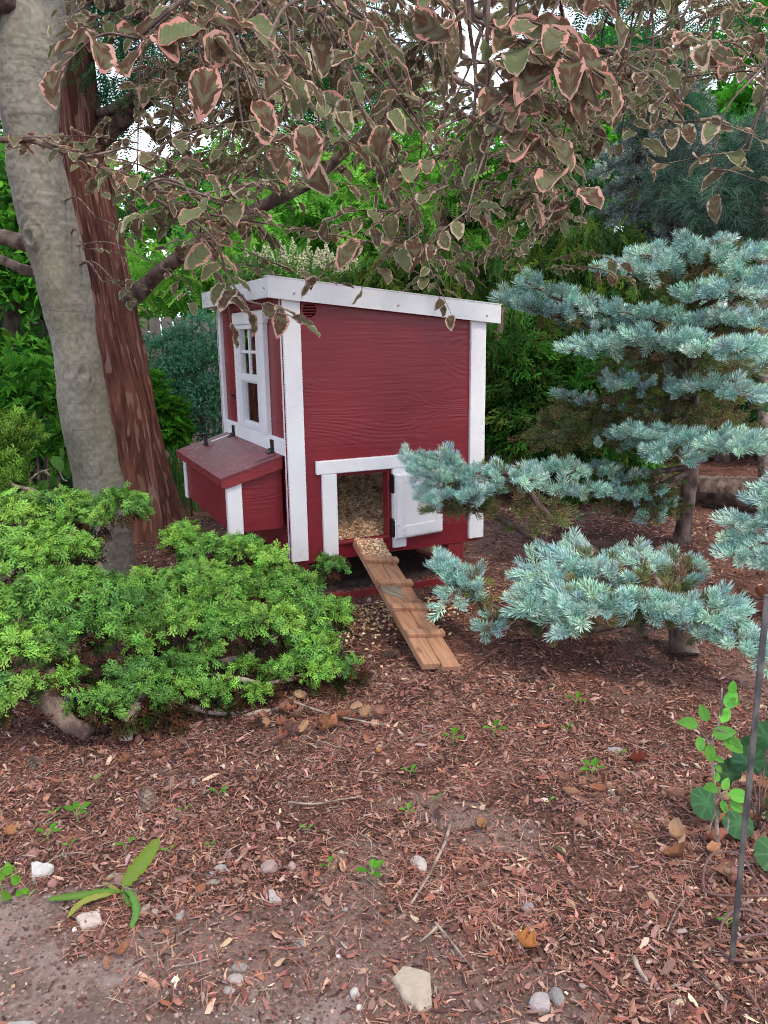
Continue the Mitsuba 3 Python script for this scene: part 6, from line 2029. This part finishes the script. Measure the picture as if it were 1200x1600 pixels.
stem(k, [gat(1196, 7.6), A(1196, 500, 7.6), A(1193, 340, 7.6), A(1200, 150, 7.6)], .075, .05, 'm_pale_bark')
for a_, b_ in (((1196, 330, 7.6), (1090, 290, 7.5)), ((1196, 300, 7.6), (1130, 225, 7.5)), ((1196, 340, 7.6), (1260, 300, 7.3))):
    stem(k, [A(*a_), (A(*a_) + A(*b_)) / 2, A(*b_)], .02, .008, name='branch', sides=6)
k = 'mugo_pine'
tag(k, 'tuft of long bright pine needles at the right edge beside the tall blue spruce', 'pine shrub')
mb = MB()
for px, py, D, s in ((1196, 645, 4.9, .17), (1210, 620, 4.9, .16), (1225, 660, 4.8, .17), (1240, 610, 5.0, .16), (1190, 700, 5.0, .14), (1235, 700, 4.8, .16)):
    scatter(mb, NEEDLE_TUFT[0], frames(np.array([[-.35, -.5, .55]]) + r_t.normal(size=(2, 3)) * .25), np.repeat(A(px, py, D)[None], 2, 0), [s, s * .9], tint([(.09, .22, .07), (.14, .28, .11)], 2, .1, .05, r_t))
mb.build(k + '__needles', 'm_needle')
tag(k + '__needles', kind='stuff')
stem(k, [gat(1260, 5.0), A(1240, 720, 4.95), A(1215, 660, 4.9)], .03, .012, name='stem', sides=8)
k = 'flowering_shrub'
tag(k, 'tall shrub with white flower clusters seen between the dark conifers', 'shrub')
crown(k, [(A(975, 275, 10.5), (.5, .4, .4)), (A(940, 300, 10.5), (.4, .4, .4)), (A(1090, 350, 9.8), (.6, .4, .35)), (A(1140, 360, 9.6), (.5, .4, .3)), (A(990, 360, 10), (.6, .4, .4))], 4200, [ROUND], (.06, .10), [(.05, .15, .04), (.08, .22, .05)], gap=(3, .42))
crown(k, [(A(975, 270, 10.2), (.42, .3, .3)), (A(1000, 255, 10.2), (.3, .3, .25)), (A(1080, 345, 9.5), (.42, .3, .22)), (A(1130, 365, 9.3), (.3, .3, .16))], 520, [PALM[1]], (.05, .085), [(.62, .68, .62), (.52, .62, .52)], gap=(4, .45), part='blossom')
stem(k, [gat(980, 10.4), A(980, 400, 10.4), A(975, 290, 10.4)], .05, .02, name='stem', sides=8)
k = 'plumed_shrub'
tag(k, 'shrub with upright creamy flower plumes just over the coop roof', 'shrub')
crown(k, [(A(440, 425, 9.2), (.5, .4, .25)), (A(520, 440, 9.2), (.5, .4, .25)), (A(380, 430, 9.2), (.4, .4, .25)), (A(480, 480, 9.2), (.8, .5, .4))], 3600, [SIMPLE], (.06, .10), [(.09, .20, .05), (.13, .26, .07)], gap=(3, .42))
mb = MB()
for i in range(34):
    px = r_t.uniform(385, 560)
    b = A(px, r_t.uniform(408, 440), r_t.uniform(8.8, 9.3))
    hgt = r_t.uniform(.14, .30)
    m = 110
    t = r_t.random(m)
    a_ = r_t.uniform(0, 6.28, m)
    rr = .055 * (1 - t) ** .8
    scatter(mb, octa, frames(unit(m, r_t)), b + np.stack([np.cos(a_) * rr, np.sin(a_) * rr, t * hgt], -1), r_t.uniform(.007, .013, m), tint([(.52, .50, .36), (.44, .42, .28)], m, .12, .04, r_t))
mb.build(k + '__blossom', 'm_matte')
tag(k + '__blossom', 'creamy flower plumes', kind='stuff')
for i in range(4):
    stem(k, [gat(410 + 40 * i, 9.2), A(410 + 40 * i, 520, 9.2), A(405 + 42 * i, 430, 9.1)], .016, .007, name='stem', sides=6)

# feathery crown of the tall red trunked conifer
crown(RW, [(A(200, 60, 5.6), (.45, .5, .4)), (A(250, 150, 5.4), (.30, .4, .28)), (A(165, 130, 5.9), (.2, .4, .3)), (A(330, 40, 5.0), (.35, .4, .3)), (A(275, 190, 6.2), (.22, .4, .2)), (A(215, 300, 6.0), (.14, .3, .14)), (A(290, 270, 6.6), (.26, .3, .2)), (A(400, 250, 6.6), (.24, .3, .16)), (A(240, 350, 6.2), (.2, .3, .2)), (A(140, 40, 6), (.3, .3, .4)), (A(460, 30, 5.6), (.6, .5, .35)), (A(300, -60, 5.2), (.9, .8, .4)), (A(150, -140, 5.5), (.8, .8, .5)), (A(560, 80, 5.8), (.5, .5, .35)), (A(420, 120, 5.8), (.5, .5, .35))],
      3600, FINE, (.14, .24), [(.03, .13, .055), (.045, .18, .05), (.02, .09, .05)], up=.6, roll=.4, hang_=.4, gap=(2.2, .44), part='foliage')
k = 'feathery_tree'
tag(k, 'feathery leaved tree against the sky at the top right', 'tree')
crown(k, [(A(940, 45, 7.4), (.5, .4, .3)), (A(1010, 60, 7.2), (.4, .4, .3)), (A(870, 30, 7.4), (.4, .4, .25)), (A(1080, 20, 7.6), (.5, .4, .3)), (A(950, -50, 7.4), (.8, .6, .3)), (A(1180, 20, 7.6), (.4, .4, .2)), (A(1040, 130, 7.6), (.35, .4, .2))], 900, FINE, (.18, .30), [(.03, .11, .05), (.045, .15, .06)], up=.6, roll=.4, hang_=.5, gap=(2, .42))
stem(k, [gat(1120, 8.9), A(1110, 300, 8.9), A(1060, 60, 8.2), A(1000, -120, 7.6)], .09, .03)
stem(k, [A(1085, 150, 8.5), A(1030, 80, 7.8), A(940, 30, 7.4)], .03, .01, name='limb', sides=8)

# the belt of trees that closes the view
BELT = [(-180, 15.5, 5.0, 0), (40, 15, 4.4, 1), (200, 15.5, 3.6, 2), (400, 16.5, 4.3, 0), (560, 17, 4.9, 2), (720, 16.5, 4.3, 1), (880, 16, 4.6, 0), (1040, 16, 4.8, 1), (1200, 15.5, 4.9, 0), (1390, 15.5, 5.2, 1)]
KIND = [('broad leaved tree of mid green', [(.075, .25, .035), (.12, .34, .045), (.05, .17, .03)]), ('dense dark green tree', [(.035, .12, .03), (.06, .18, .04)]), ('pale yellow green tree', [(.11, .32, .03), (.15, .40, .045)])]
PLACE = ['beyond the left edge', 'behind the grey trunk', 'above the picket fence', 'behind the near end of the coop roof', 'behind the middle of the coop roof', 'behind the far end of the coop roof', 'behind the weeping cypress', 'behind the dark spruce', 'behind the pine with long needles', 'beyond the right edge']
for i, (px, D, hgt, kd) in enumerate(BELT):
    k = num('garden_tree')
    tag(k, f'{KIND[kd][0]} far off {PLACE[i]}', 'tree', 'trees closing the garden')
    b = gat(px, D)
    R = 1.5
    blobs = [(b + V(r_t.normal() * .5, r_t.normal() * .4, z), (R * r_t.uniform(.7, 1.0), R * .8, .75)) for z in np.arange(.5, hgt + .1, .62)]
    crown(k, blobs, int(3000 * hgt / 3), [ROUND, PALM[0]], (.16, .27), KIND[kd][1], up=.8, roll=.5, gap=(1.2, .38), hollow=.25)
    stem(k, [b, b + V(0, 0, hgt * .5), b + V(.1, 0, hgt)], .16, .05)
for i, (px, D, lab) in enumerate([(1130, 9.3, 'dark evergreen hedge shrub low behind the tall blue spruce at the right'), (960, 9.2, 'dark evergreen hedge shrub in the shade right of the slim reddish trunk'), (800, 9.0, 'dark evergreen hedge shrub in the shade right behind the coop'), (640, 9.4, 'dark evergreen hedge shrub hidden behind the middle of the coop'), (1290, 9.2, 'dark evergreen hedge shrub beyond the right edge'), (30, 10.4, 'dark evergreen hedge shrub behind the picket fence at the left edge')]):
    k = num('hedge_shrub')
    tag(k, lab, 'hedge', 'dark hedge behind the coop')
    b = gat(px, D)
    crown(k, [(b + V(r_t.normal() * .2, r_t.normal() * .2, z), (.85, .6, .45)) for z in (.25, .7, 1.15)], 3600, [ROUND, SIMPLE], (.06, .11), [(.020, .062, .022), (.033, .092, .028)], gap=(3, .36), hollow=.5)
    stem(k, [b, b + V(0, 0, .6), b + V(.05, 0, 1.1)], .05, .02, name='stem', sides=8)
